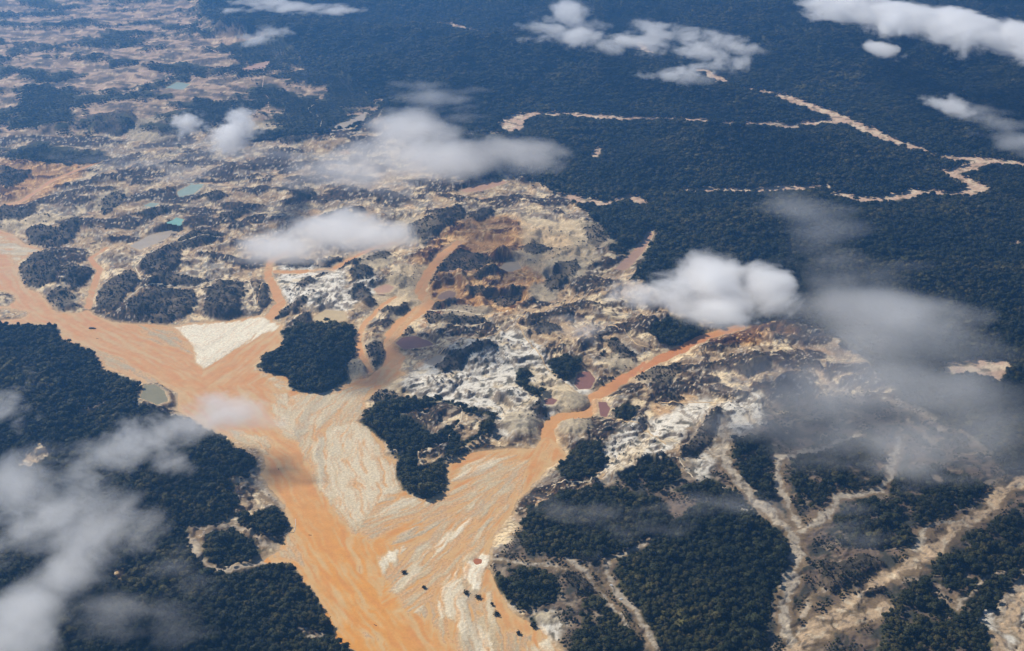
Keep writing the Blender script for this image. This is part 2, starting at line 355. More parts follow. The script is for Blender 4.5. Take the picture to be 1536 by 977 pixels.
def forest_field(X, Y):
    """>0 inside closed forest (metres, clipped), with scrubland handled apart"""
    w = fbm(X, Y, 70, 4, 21)
    X0, Y0 = X, Y
    X, Y = warp(X, Y, 14)
    mine = -sdist(MINE, X, Y, 150)
    mixed = -sdist(MIXED, X, Y, 150)
    deflt = np.minimum(-mine, -mixed) + w * 100 + 30 * fbm(X0, Y0, 24, 3, 49)
    for wd, l in FARBARE:
        d, s, g = ldist(l, X + 30 * w, Y + 40 * w, 190)
        deflt = np.minimum(deflt, d - 1.8 * wd * (0.8 + 0.7 * fbm(X, Y, 90, 3, 33)) - 12)
    ex = np.full(X.shape, -60.0)
    thin = (fbm(X0, Y0, 75, 4, 45) + .19) * 90
    for n, p in FOREST:
        q = -sdist(p, X, Y)
        ex = np.maximum(ex, np.minimum(q, thin) if n == 'thin' else q)
    ex = ex + w * 14 + 9 * fbm(X0, Y0, 20, 3, 47)
    for p in CLEAR:
        ex = np.minimum(ex, sdist(p, X, Y) + w * 14)
    Xg, Yg = warp(X0, Y0, 22)
    for wd, l in GULLIES:
        d, s, g = ldist(l, Xg, Yg, 80)
        ex = np.minimum(ex, d - wd * (.75 + 1.4 * w) - 3)
    # cleared far hills: woods between the diggings
    px, py = project(X0, Y0)
    band = np.clip(np.abs(py - 20 - px * .24) / 120, 0, 1) * 10 + smooth(290, 470, px) * 50 - 20
    mx = np.where(mixed > 0, (fbm(X * 0.8 + Y * .3, Y, 420, 6, 41) * 1.3 + .5 * fbm(X * .9, Y, 80, 4, 43)) * 130 + band, -60)
    return np.maximum(np.maximum(deflt, ex), np.minimum(mx, mixed + 20))


def patchf(X, Y):
    """dark broken remnants left standing between the diggings"""
    wx = X + 60 * fbm(X, Y, 190, 3, 81); wy = Y + 60 * fbm(X, Y, 190, 3, 91)
    px, py = project(X, np.maximum(Y, 300))
    return fbm(wx * .7, wy, 165, 5, 251) + .10 * fbm(wx, wy, 26, 3, 253) + .06 * smooth(400, 280, py) * smooth(640, 480, px) + .13 * smooth(1000, 1130, px) * smooth(720, 600, py)


# ------------------------------------------------------------------ the ground sheet
cols = np.concatenate([[-9000, -4500, -2200, -1200, -700, -450, -300], np.arange(-170, 1707, 1.9), [1836, 1990, 2240, 2740, 3740, 6000, 10500]])
rows_py = np.arange(1110, -42, -1.55)
ry = ground(np.full(rows_py.shape, 768.0), rows_py)[1]
yrows = np.concatenate([[-9000, -3000, -500, 700, 1300, 1650], ry[ry > 1700], [12800, 13600, 15000, 18000, 23000, 32000, 45000]])
NX, NY = len(cols), len(yrows)
dep = np.maximum(yrows * CP + CAM_H * SP, 1500)
GX = (cols[None, :] - 768) / F * dep[:, None]
GY = np.repeat(yrows[:, None], NX, 1)
X = GX.ravel(); Y = GY.ravel()
PX, PY = project(X, np.maximum(Y, 300))

fl = land_fields(X, Y)
water, bed = fl['water'], fl['bed']
fo = forest_field(X, Y)
mine = -sdist(MINE, X, Y, 150); mixed = -sdist(MIXED, X, Y, 150)
scrub = -sdist(SCRUBLAND, X, Y, 150)
near = smooth(0, 130, water)
far = smooth(3500, 8000, Y)

# hills
wxy = warp(X, Y, 8)
mineS = smooth(-60, 120, mine)
hill = (fbm(X, Y, 1500, 4, 61) + 0.35) * (20 + 90 * far) + fbm(X, Y, 560, 4, 71, True) * (20 + 60 * far)
hill = np.maximum(hill, 0) * smooth(0, 380, np.minimum(water, 400))
wx = X + 60 * fbm(X, Y, 190, 3, 81); wy = Y + 60 * fbm(X, Y, 190, 3, 91)
vfar = np.full(X.shape, 1000.0)
for wd, l in FARBARE:
    vfar = np.minimum(vfar, ldist(l, X, Y, 1000)[0] - wd * 2)
hill = hill * (.25 * smooth(0, 300, vfar) + .75 * smooth(100, 950, vfar))
hill = hill + np.maximum(fbm(X, Y, 380, 3, 73, True) + .25, 0) * 80 * far * smooth(100, 600, vfar) * smooth(0, 300, np.minimum(water, 400))
hill = hill * (1 - .72 * smooth(-80, 120, mixed))
# diggings: flats cut into steps, with steep raw scarps between them
tn = fbm(wx, wy, 210, 4, 101) * 5.2 + fbm(wx, wy, 60, 3, 103) * 1.3 + .6
tk = np.floor(tn); tf = tn - tk
scarp = smooth(.74, .97, tf)
rough = smooth(-.15, .35, fbm(X, Y, 260, 3, 105))
dig = (tk + scarp) * 8.0 + 7 + fbm(wx, wy, 70, 4, 107, True) * 5 * rough + fbm(wx, wy, 26, 3, 111, True) * (.6 + 1.7 * rough)
patch = patchf(X, Y)
dig = dig + smooth(.02, .22, patch) * 8
digmask = smooth(0, 40, np.maximum(mine, mixed * 0.6)) * (1 - smooth(-5, 15, fo))
scrubS = smooth(-40, 40, scrub)
H = 1.4 * smooth(0, 10, water) + near * (2 + hill * (1 - .7 * mineS)) + digmask * smooth(0, 70, water) * np.maximum(dig, 0) * (1 - .55 * scrubS) * (1 - .75 * far)
H += (1 - digmask) * near * smooth(0, 250, vfar) * (fbm(X, Y, 60, 3, 121) * 5 + fbm(X, Y, 190, 3, 123, True) * (9 + 18 * far))

tint = np.zeros((len(X), 3))
dark = np.full(X.shape, -60.0)
w6 = fbm(X, Y, 22, 4, 131)
wxd = warp(X, Y, 20)
for p in DARK:
    dark = np.maximum(dark, -sdist(p, *wxd))
w7 = fbm(X, Y, 55, 4, 133)
dark = dark + 16 * w7 - 3
darkm = smooth(-2, 5, dark + w6 * 16)
H += smooth(-4, 20, dark + w6 * 4) * 11 * smooth(0, 30, water)


def ell(cx, cy, rx, ry_):
    x0, y0 = ground(cx, cy)
    xr = ground(cx + rx, cy)[0] - x0
    yr = ground(cx, cy - ry_)[1] - y0
    return (X - x0) / xr, (Y - y0) / yr


moundm = np.zeros(len(X))
for cx, cy_, rx, ry_, h in MOUNDS:
    u, v = ell(cx, cy_, rx, ry_)
    r = np.hypot(u, v)
    m = r < 1.6
    a = np.arctan2(v[m], u[m])
    gul = perlin(np.cos(a) * 6 + cx, np.sin(a) * 6 + r[m] * 1.2, int(cx)) + 0.6 * perlin(np.cos(a) * 13 + cx, np.sin(a) * 13 + r[m], 3)
    rr = r[m] * (1 + 0.12 * perlin(np.cos(a) * 2, np.sin(a) * 2 + cx, 5))
    prof = np.clip(1.05 - np.maximum(rr, 0.34), 0, 0.72) / 0.72
    H[m] = H[m] * (1 - 0.6 * prof * (water[m] > -5)) + h * prof * (1 + 0.0 * gul) + 0.22 * h * gul * prof * (1 - prof) * 2.4
    moundm[m] = np.maximum(moundm[m], smooth(0.05, 0.5, prof))
for cx, cy_, rx, ry_, h in PITS:
    u, v = ell(cx, cy_, rx, ry_)
    a = np.arctan2(v, u)
    r = np.hypot(u, v) * (1 + 0.16 * perlin(np.cos(a) * 2 + cx, np.sin(a) * 2, 8))
    m = r < 1.4
    wk = smooth(4, 40, water[m])
    H[m] = H[m] * (1 - wk * (1 - smooth(.7, 1.15, r[m]))) + wk * (1.2 * (1 - smooth(0.7, 1.0, r[m])) + 1.0 * h * smooth(.62, 1.02, r[m]) * smooth(1.4, 1.1, r[m]))

# sand and channels inside the bed
inside = smooth(3, -3, bed)
fd = np.full(X.shape, 1e9); fs = np.zeros(X.shape); fg = np.zeros(X.shape)
for k, l in enumerate(FLOW):
    d, s, g = ldist(l, X, Y, 900)
    c = d < fd
    fd = np.where(c, d, fd); fs = np.where(c, s + 777 * k, fs); fg = np.where(c, g, fg)
wr = 14 * fbm(X, Y, 90, 3, 141)
streak = fbm((fg + wr) / 1.0, fs * 0.11, 17, 5, 151)
streak2 = fbm((fg + wr), fs * 0.07, 48, 4, 161)
sandh = np.full(X.shape, -0.55); sandt = np.full(X.shape, 0.25)
for h, t, p in SAND:
    s = -sdist(p, *wxy) + streak * 17 + w6 * 3
    hh = -0.55 + (h + 0.55) * smooth(-13, 20, s)
    c = hh > sandh
    sandh = np.where(c, hh, sandh); sandt = np.where(c & (s > -4), t, sandt)
delta = smooth(560, 640, PX) * smooth(650, 690, PY) * smooth(860, 800, PX)
sandh = sandh + .10 * delta + .06 * (1 - delta) * smooth(430, 520, PX) * smooth(560, 640, PY) + streak * 1.0 + streak2 * (0.45 + 0.45 * delta)
braid = fbm(fg + 1.6 * wr, fs * .22, 62, 3, 171, True)
sandh = sandh - 1.1 * smooth(.80, .93, braid) * smooth(1.5, .9, sandh + .0)
bank = smooth(-26, 0, bed) * 0.8 * (streak2 > -0.2)
sandh = np.maximum(sandh, -0.8 + bank)
H = H * (1 - inside) + inside * sandh + inside * np.where(moundm > 0.02, np.maximum(H, 0), 0)
sm = (1 - inside) * smooth(3, -3, fl['stream'])
H = H * (1 - sm) + sm * (-0.7 + 0.9 * smooth(0.12, 0.5, streak2 + 0.4 * w6))
# ponds
levels = []
pondrim = np.zeros(X.shape)
for t, p in PONDS:
    s = sdist(p, X, Y, 40) + w6 * 4
    c = s < 40
    lv = float(np.percentile(H[s < 4], 25)) if (s < 4).any() else 3.0
    lv = max(lv, 0.5)
    levels.append(lv)
    k = smooth(30, 3, s[c])
    H[c] = H[c] * (1 - k) + k * (lv + np.clip(s[c] * 0.16, -1.2, 6))
    pondrim[c] = np.maximum(pondrim[c], smooth(9, 1, s[c]))

# ------------------------------------------------------------------ ground colours (albedo of the soils)
def C3(*c):
    return np.array(c, float)


def mix(a, b, t):
    t = np.asarray(t)[:, None]
    return a * (1 - t) + b * t


n1 = fbm(wx, wy, 300, 4, 201); n2 = fbm(wx, wy, 70, 4, 211); n3 = fbm(wx, wy, 19, 3, 221); n4 = fbm(X, Y, 8, 2, 231)
vein = fbm(wx, wy, 110, 5, 241, True)
gy_, gx_ = np.gradient(H.reshape(NY, NX))
slope = np.hypot(gx_ / np.maximum(np.gradient(GX, axis=1), 1), gy_ / np.maximum(np.gradient(GY, axis=0), 1)).ravel()
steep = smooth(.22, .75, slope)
CREAMc, TAN, BROWN, GREY, PALE, SCRUB, ORNG, PINK = (C3(.66, .58, .46), C3(.42, .335, .25), C3(.17, .135, .11), C3(.27, .265, .27), C3(.68, .70, .76), C3(.036, .038, .032), C3(.52, .32, .18), C3(.44, .33, .27))
ones = np.ones((len(X), 1))
lev = fbm(tk * 3.7 + n1, wy / 600 + n1, 1.0, 2, 205) + .8 * n1
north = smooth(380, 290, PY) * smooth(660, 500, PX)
c = mix(ones * TAN, ones * GREY, smooth(-0.2, 0.25, lev + .25 * n2))
c = mix(c, ones * C3(.20, .165, .14), .7 * smooth(-.02, .35, -n2 + .5 * n3))
c = mix(c, ones * CREAMc, .9 * smooth(0.06, 0.3, n2 + .35 * n3 + .3 * lev))
c = mix(c, ones * C3(.50, .35, .235), .7 * smooth(-1.2, -2.0, tn))
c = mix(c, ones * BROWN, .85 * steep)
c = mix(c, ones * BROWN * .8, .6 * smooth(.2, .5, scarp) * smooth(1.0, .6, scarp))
remn = mix(ones * C3(.045, .043, .038), ones * C3(.11, .088, .07), smooth(-.2, .4, n3 + n4))
c = mix(c, remn, .95 * smooth(.07, .13, patch + .05 * n4))
c = mix(c, ones * CREAMc * 1.08, 0.95 * smooth(0.84, 0.91, vein + .04 * n3))
c = mix(c, ones * CREAMc * 1.0, 0.8 * smooth(0.84, 0.92, fbm(wx, wy, 64, 3, 243, True)))
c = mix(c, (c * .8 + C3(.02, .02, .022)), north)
crack = fbm(wx * .8, wy, 30, 4, 255, True)
c = mix(c, ones * BROWN * .7, .75 * smooth(.62, .82, crack + .1 * n4) * smooth(-.3, .2, n1 + n2))
c = mix(c, ones * PALE, .45 * smooth(.28, .5, n3 + .5 * n4 - .2 * n2))
zone = np.zeros(len(X))
for p in ORANGE:
    zone = np.maximum(zone, smooth(-40, 20, -sdist(p, *wxy) + 30 * n2))
c = mix(c, c * C3(1.12, .9, .66) + 0.15 * (ORNG - c), zone * 0.8)
c = np.clip(.24 + 1.3 * (c - .24), .02, .85)
zone = np.zeros(len(X))
for p in WHITE:
    zone = np.maximum(zone, smooth(-18, 14, -sdist(p, *wxy) + 26 * n2))
wc = mix(ones * PALE, ones * GREY * 1.15, smooth(0.0, 0.4, n3 + 0.4 * n4 + 0.6 * n2))
wc = mix(wc, ones * CREAMc, .6 * smooth(.05, .3, n1 + .5 * n2))
wc = np.clip(.4 + 1.25 * (wc - .4), .03, .85)
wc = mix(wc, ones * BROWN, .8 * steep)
wc = mix(wc, ones * SCRUB * 1.6, 0.9 * smooth(0.16, 0.26, fbm(wx, wy, 34, 5, 261)))
c = mix(c, wc, zone * .92)
white_zone = zone
zone = np.zeros(len(X))
for p in CREAM:
    zone = np.maximum(zone, smooth(-20, 14, -sdist(p, *wxy) + 26 * n2))
c = mix(c, ones * CREAMc * (0.9 + 0.3 * n3[:, None]), zone * 0.65)
# scrubland in the south east: dark low cover with pale washes
sc = mix(ones * SCRUB * 1.5, ones * C3(.19, .145, .115), smooth(-0.25, 0.25, n2 + 0.5 * n3))
sc = mix(sc, ones * C3(.34, .285, .23), 0.8 * smooth(0.14, 0.32, fbm(wx, wy, 70, 5, 271) + 0.25 * n3))
sc = sc * C3(.82, .84, .92)
c = mix(c, sc, smooth(-10, 40, scrub + 30 * n2) * (1 - .8 * white_zone))
wxg = warp(X, Y, 22)
gw = np.full(len(X), 1e3); gtan = np.zeros(len(X))
for k, (wd, l) in enumerate(GULLIES):
    d, s, g = ldist(l, *wxg, 90)
    q = d - wd * (.70 + 1.5 * n2) + 8 * n3
    better = q < gw
    gw = np.where(better, q, gw); gtan = np.where(better, 1.0 if k in (4, 13, 14, 16) else 0.25 + 0.2 * (k > 9), gtan)
gc = mix(mix(ones * C3(.42, .40, .36), ones * C3(.55, .42, .29), gtan), ones * C3(.2, .17, .14), smooth(0.05, 0.5, n3 + n4 * 0.6))
gc = mix(gc, ones * CREAMc * 1.05, 0.8 * smooth(0.12, 0.4, fbm(wx, wy, 26, 3, 281)))
c = mix(c, ones * C3(.19, .145, .10), .8 * smooth(26, 6, gw + 10 * n3))
gc = gc * C3(.80, .84, .97)
c = mix(c, gc, smooth(5, -4, gw))
# cleared far hills
fm = smooth(-20, 30, mixed) * (1 - smooth(0, 30, mine))
fc = mix(ones * PINK, ones * C3(.30, .23, .18), smooth(-0.2, 0.3, n1 + n2))
fc = mix(fc, ones * C3(.70, .58, .46), 0.8 * smooth(0.22, 0.42, n2 + .4 * n3))
fc = mix(fc, ones * C3(.16, .125, .095), 0.9 * np.maximum(steep, smooth(0.0, 0.25, fbm(X * 0.7, Y, 90, 5, 291))))
fc = mix(fc, remn, .9 * smooth(.02, .14, fbm(X * .85, Y, 150, 5, 295) + .1 * n3))
fc = mix(fc, ones * CREAMc, .8 * smooth(.84, .93, fbm(X * .6, Y, 170, 4, 297, True)))
c = mix(c, fc * 1.12, fm * .92)
c = mix(c, mix(ones * C3(.040, .038, .032), ones * C3(.11, .088, .07), smooth(-.1, 0.4, n2 + n3)), darkm * 0.92)
mc = mix(ones * C3(.46, .42, .35), ones * C3(.30, .27, .24), smooth(-0.2, 0.3, n3))
c = mix(c, mc, moundm * 0.8 * (1 - 0.8 * darkm))
# forest floor and far river beds
farb = np.full(len(X), 1e3)
for wd, l in FARBARE:
    d, s, g = ldist(l, *wxg, 120)
    farb = np.minimum(farb, d - wd * 2.2)
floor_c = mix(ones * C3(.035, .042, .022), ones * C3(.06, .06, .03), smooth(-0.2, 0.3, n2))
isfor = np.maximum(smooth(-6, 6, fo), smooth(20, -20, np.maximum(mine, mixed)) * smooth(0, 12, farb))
fbc = mix(ones * C3(.52, .39, .34), ones * C3(.66, .57, .50), smooth(-0.1, 0.3, n2))
fbc = mix(fbc, ones * C3(.14, .12, .08), 0.85 * smooth(0.1, 0.3, fbm(X, Y, 45, 3, 301)))
c = mix(c, fbc, smooth(10, -6, farb) * smooth(30, -10, np.maximum(mine, mixed)))
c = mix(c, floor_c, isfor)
# sand
dry = smooth(-0.05, 0.9, sandh)
sandc = mix(ones * C3(.47, .40, .31), ones * C3(.60, .53, .42), np.clip(sandt, 0, 1))
sandc = mix(sandc, ones * C3(.76, .75, .74), smooth(.25, 1.1, sandh) * np.clip(sandt * 1.2 - 0.15, 0, 1))
sandc = mix(sandc, ones * C3(.36, .35, .32), 0.55 * smooth(0.05, 0.4, streak2 * -1 + 0.4 * streak) * (1 - 0.6 * sandt))
sandc = mix(sandc, ones * C3(.58, .33, .17), 0.8 * smooth(0.5, -0.05, sandh))
sandc = mix(sandc, ones * C3(.55, .34, .19), 0.6 * smooth(0.12, 0.3, fbm(fg + wr, fs * 0.16, 12, 4, 311)) * (1 - 0.5 * sandt))
sandc = mix(sandc, ones * C3(.60, .36, .18), .65 * smooth(.62, .86, braid + .12 * streak) * (1 - .8 * (sandt > .95)))
sandc = mix(sandc, ones * C3(.40, .385, .36), .5 * smooth(.05, .4, fbm(fg + wr, fs * .1, 70, 3, 173)) * (sandt < .7))
c = mix(c, sandc, inside * (1 - moundm))
c = mix(c, ones * C3(.60, .38, .22), sm * 0.8)
rimw = smooth(16, 4, water) * (1 - inside) * (1 - sm) * (1 - isfor)
c = mix(c, ones * C3(.58, .45, .31), rimw * 0.55)
c = mix(c, ones * C3(.55, .45, .33), pondrim * 0.6 * (1 - inside))
c = c * (1 + 0.16 * n4[:, None])
c = np.clip(c * C3(1.10, .98, .74), 0.008, 0.85)


# ------------------------------------------------------------------ mesh helpers
def grid_mesh(name, xs, ys, zs, faces):
    me = bpy.data.meshes.new(name)
    n = len(xs)
    me.vertices.add(n)
    me.vertices.foreach_set("co", np.stack([xs, ys, zs], 1).astype(np.float32).ravel())
    nf, k = faces.shape
    me.loops.add(nf * k)
    me.loops.foreach_set("vertex_index", faces.astype(np.int32).ravel())
    me.polygons.add(nf)
    me.polygons.foreach_set("loop_start", np.arange(0, nf * k, k, dtype=np.int32))
    me.polygons.foreach_set("use_smooth", np.ones(nf, bool))
    me.update(calc_edges=True)
    return me


def set_col(me, rgb, name="soil"):
    a = me.color_attributes.new(name, 'FLOAT_COLOR', 'POINT')
    d = np.ones((len(rgb), 4), np.float32); d[:, :3] = rgb
    a.data.foreach_set("color", d.ravel())


def link(name, me, mat=None, parent=None):
    o = bpy.data.objects.new(name, me)
    COL.objects.link(o)
    if mat and me:
        me.materials.append(mat)
    if parent:
        o.parent = parent
    return o


def tag(o, label=None, cat=None, group=None, kind=None):
    for k, v in (("label", label), ("category", cat), ("group", group), ("kind", kind)):
        if v:
            o[k] = v
    return o


def material(name, base=None, attr=None, rough=0.9, spec=0.2, noise=((8.0, 0.12),), bump=0.0, bump_scale=6.0):
    """Principled with attribute or plain colour, mottled by world-space noise"""
    m = bpy.data.materials.new(name); m.use_nodes = True
    nt = m.node_tree; N = nt.nodes; L = nt.links
    b = N["Principled BSDF"]
    b.inputs["Roughness"].default_value = rough
    b.inputs["Specular IOR Level"].default_value = spec
    geo = N.new("ShaderNodeNewGeometry")
    if attr:
        a = N.new("ShaderNodeAttribute"); a.attribute_name = attr
        col = a.outputs["Color"]
    else:
        rgb = N.new("ShaderNodeRGB"); rgb.outputs[0].default_value = (*base, 1); col = rgb.outputs[0]
    for size, amt in noise:
        t = N.new("ShaderNodeTexNoise"); t.inputs["Scale"].default_value = 1.0 / size; t.inputs["Detail"].default_value = 3
        L.new(geo.outputs["Position"], t.inputs["Vector"])
        mr = N.new("ShaderNodeMapRange"); mr.inputs[1].default_value = 0.3; mr.inputs[2].default_value = 0.7
        mr.inputs[3].default_value = 1 - amt; mr.inputs[4].default_value = 1 + amt
        L.new(t.outputs["Fac"], mr.inputs[0])
        mx = N.new("ShaderNodeVectorMath"); mx.operation = 'SCALE'
        L.new(col, mx.inputs[0]); L.new(mr.outputs[0], mx.inputs["Scale"])
        col = mx.outputs[0]
    L.new(col, b.inputs["Base Color"])
    if bump:
        t = N.new("ShaderNodeTexNoise"); t.inputs["Scale"].default_value = 1.0 / bump_scale; t.inputs["Detail"].default_value = 4
        L.new(geo.outputs["Position"], t.inputs["Vector"])
        bp = N.new("ShaderNodeBump"); bp.inputs["Strength"].default_value = 1; bp.inputs["Distance"].default_value = bump
        L.new(t.outputs["Fac"], bp.inputs["Height"]); L.new(bp.outputs[0], b.inputs["Normal"])
    return m


idx = np.arange(NX * NY).reshape(NY, NX)
quads = np.stack([idx[:-1, :-1], idx[:-1, 1:], idx[1:, 1:], idx[1:, :-1]], -1).reshape(-1, 4)
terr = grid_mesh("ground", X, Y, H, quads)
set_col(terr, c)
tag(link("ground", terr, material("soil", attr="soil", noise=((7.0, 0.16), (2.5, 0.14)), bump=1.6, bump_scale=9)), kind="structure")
HG = H.reshape(NY, NX)


def height(x, y):
    """ground height anywhere, from the sheet itself"""
    x = np.asarray(x, float); y = np.asarray(y, float)
    j = np.clip(np.searchsorted(yrows, y) - 1, 0, NY - 2)
    out = 0
    for dj in (0, 1):
        jj = j + dj
        pc = x / dep[jj] * F + 768
        i = np.clip(np.searchsorted(cols, pc) - 1, 0, NX - 2)
        t = np.clip((pc - cols[i]) / (cols[i + 1] - cols[i]), 0, 1)
        h = HG[jj, i] * (1 - t) + HG[jj, i + 1] * t
        v = np.clip((y - yrows[j]) / (yrows[j + 1] - yrows[j]), 0, 1)
        out = out + h * (v if dj else 1 - v)
    return out


# ------------------------------------------------------------------ water sheets
def water_sheet(name, mask, z, rgb, mat):
    q = quads[mask[quads].any(1)]
    used, inv = np.unique(q, return_inverse=True)
    me = grid_mesh(name, X[used], Y[used], np.full(len(used), z), inv.reshape(-1, 4))
    set_col(me, rgb[used], "silt")
    return link(name, me, mat)


wmat = material("silty_water", attr="silt", rough=0.35, spec=0.25, noise=((30.0, 0.06), (7.0, 0.05)), bump=0.05, bump_scale=5)
sat = smooth(620, 900, PY) * smooth(760, 520, PX)
wcol = mix(ones * C3(.60, .345, .19), ones * C3(.66, .335, .095), sat)
wcol = mix(wcol, ones * C3(.56, .46, .35), 0.55 * smooth(0.05, 0.45, streak2 + 0.5 * streak))
wcol = mix(wcol, ones * C3(.60, .29, .13), 0.6 * smooth(0.0, 0.4, -streak + 0.2 * streak2))
wcol = mix(wcol, ones * C3(.60, .45, .31), .85 * smooth(-.75, .0, sandh + .3 * streak) * inside)
red = smooth(860, 960, PX) * smooth(480, 520, PY) * smooth(700, 640, PY)
wcol = mix(wcol, ones * C3(.52, .22, .12), red * 0.75)
wcol = wcol * C3(1.08, .95, .62)
riv = water_sheet("river", (bed < 6) & (Y < 11000), 0.0, wcol, wmat)
tag(riv, kind="structure")
for k, (nm, a, b_, l) in enumerate(STREAMS):
    d, s, g = ldist(l, X, Y, 60)
    tag(water_sheet("stream", (d < max(a, b_) * 1.5) & (bed > -2), 0.02 + 0.01 * k, wcol, wmat), kind="structure")
PCOL = dict(brown=(.30, .19, .13), maroon=(.26, .12, .085), tan=(.45, .36, .25), orange=(.52, .31, .19), turquoise=(.22, .42, .33), green=(.30, .36, .27), olive=(.25, .22, .12), yellow=(.56, .42, .22), red=(.42, .15, .06))
for (t, p), lv in zip(PONDS, levels):
    s = sdist(p, X, Y, 40) + w6 * 4
    tag(water_sheet("pond", s < 4, lv, ones * C3(*PCOL[t]), wmat), kind="structure")

# ------------------------------------------------------------------ dirt tracks
tmats = dict(tan=material("track_tan", (.60, .42, .22), noise=((12, .18), (3, .1))), white=material("track_pale", (.72, .59, .40), noise=((12, .18), (3, .1))),
             pink=material("track_pink", (.62, .44, .30), noise=((14, .2), (4, .1))))
for k, (lab, wd, tone, s) in enumerate(TRACKS):
    l = wpoly(s)
    seg = np.hypot(*np.diff(l, axis=0).T); L = np.concatenate([[0], np.cumsum(seg)])
    q = np.linspace(0, L[-1], int(L[-1] / 4) + 2)
    cx = np.interp(q, L, l[:, 0]); cyy = np.interp(q, L, l[:, 1])
    ker = np.hanning(15); ker /= ker.sum()
    def sm_(a):
        return np.convolve(np.pad(a, 7, 'edge'), ker, 'valid')
    cx = sm_(cx) + 4 * fbm(q, q * 0, 40, 2, 400 + k); cyy = sm_(cyy) + 4 * fbm(q, q * 0 + 9, 40, 2, 420 + k)
    tx = np.gradient(cx); ty = np.gradient(cyy); tl = np.hypot(tx, ty) + 1e-9
    nxv, nyv = -ty / tl, tx / tl
    half = wd * 0.5 * (1 + 0.5 * fbm(q, q * 0 + 3, 18, 3, 440 + k)) * np.clip(np.minimum(q, L[-1] - q) / 12 + 0.3, 0, 1)
    xs = np.stack([cx - nxv * half, cx - nxv * half * .3, cx + nxv * half * .3, cx + nxv * half], 1)
    ys = np.stack([cyy - nyv * half, cyy - nyv * half * .3, cyy + nyv * half * .3, cyy + nyv * half], 1)
    zs = height(xs, ys) + np.array([0.25, 0.7, 0.7, 0.25])
    i = np.arange(len(q) * 4).reshape(-1, 4)
    fq = np.concatenate([np.stack([i[:-1, a], i[:-1, a + 1], i[1:, a + 1], i[1:, a]], -1) for a in range(3)])
    o = link("track", grid_mesh("track", xs.ravel(), ys.ravel(), zs.ravel(), fq), tmats[tone])
    tag(o, lab, None, None, "structure")


# ------------------------------------------------------------------ trees
def leaf_material(name, lo, hi):
    m = bpy.data.materials.new(name); m.use_nodes = True
    nt = m.node_tree; N = nt.nodes; L = nt.links
    b = N["Principled BSDF"]; b.inputs["Roughness"].default_value = 0.75; b.inputs["Specular IOR Level"].default_value = 0.15
    info = N.new("ShaderNodeObjectInfo")
    geo = N.new("ShaderNodeNewGeometry")
    t = N.new("ShaderNodeTexNoise"); t.inputs["Scale"].default_value = 1 / 55.0; t.inputs["Detail"].default_value = 4
    L.new(geo.outputs["Position"], t.inputs["Vector"])
    t2 = N.new("ShaderNodeTexNoise"); t2.inputs["Scale"].default_value = 1 / 2.6; t2.inputs["Detail"].default_value = 2
    L.new(geo.outputs["Position"], t2.inputs["Vector"])
    t3 = N.new("ShaderNodeTexNoise"); t3.inputs["Scale"].default_value = 1 / 420.0; t3.inputs["Detail"].default_value = 3
    L.new(geo.outputs["Position"], t3.inputs["Vector"])
    a0 = N.new("ShaderNodeMath"); a0.operation = 'MULTIPLY_ADD'; L.new(t3.outputs["Fac"], a0.inputs[0]); a0.inputs[1].default_value = 2.6; a0.inputs[2].default_value = -1.3
    a9 = N.new("ShaderNodeMath"); a9.operation = 'ADD'; L.new(a0.outputs[0], a9.inputs[0]); L.new(t.outputs["Fac"], a9.inputs[1])
    a = N.new("ShaderNodeMath"); a.operation = 'ADD'; L.new(info.outputs["Random"], a.inputs[0]); L.new(a9.outputs[0], a.inputs[1])
    a2 = N.new("ShaderNodeMath"); a2.operation = 'ADD'; L.new(a.outputs[0], a2.inputs[0]); L.new(t2.outputs["Fac"], a2.inputs[1])
    r = N.new("ShaderNodeMapRange"); r.inputs[1].default_value = 0.7; r.inputs[2].default_value = 2.3
    L.new(a2.outputs[0], r.inputs[0])
    cr = N.new("ShaderNodeValToRGB")
    e = cr.color_ramp.elements
    e[0].color = (*lo, 1); e[1].color = (*hi, 1)
    x = e.new(0.62); x.color = (hi[0] * .62, hi[1] * .66, hi[2] * .6, 1)
    x = e.new(0.86); x.color = (hi[0] * 1.25, hi[1] * 1.0, hi[2] * .9, 1)
    e[-1].color = (hi[0] * 1.7, hi[1] * 1.5, hi[2] * 1.3, 1)
    L.new(r.outputs[0], cr.inputs[0]); L.new(cr.outputs[0], b.inputs["Base Color"])
    return m


LEAF = leaf_material("leaves", (.010, .016, .005), (.065, .066, .022))
BRUSH = leaf_material("scrub_leaves", (.018, .019, .010), (.062, .052, .030))
BARK = material("bark", (.12, .095, .07), noise=((1.5, .25),))


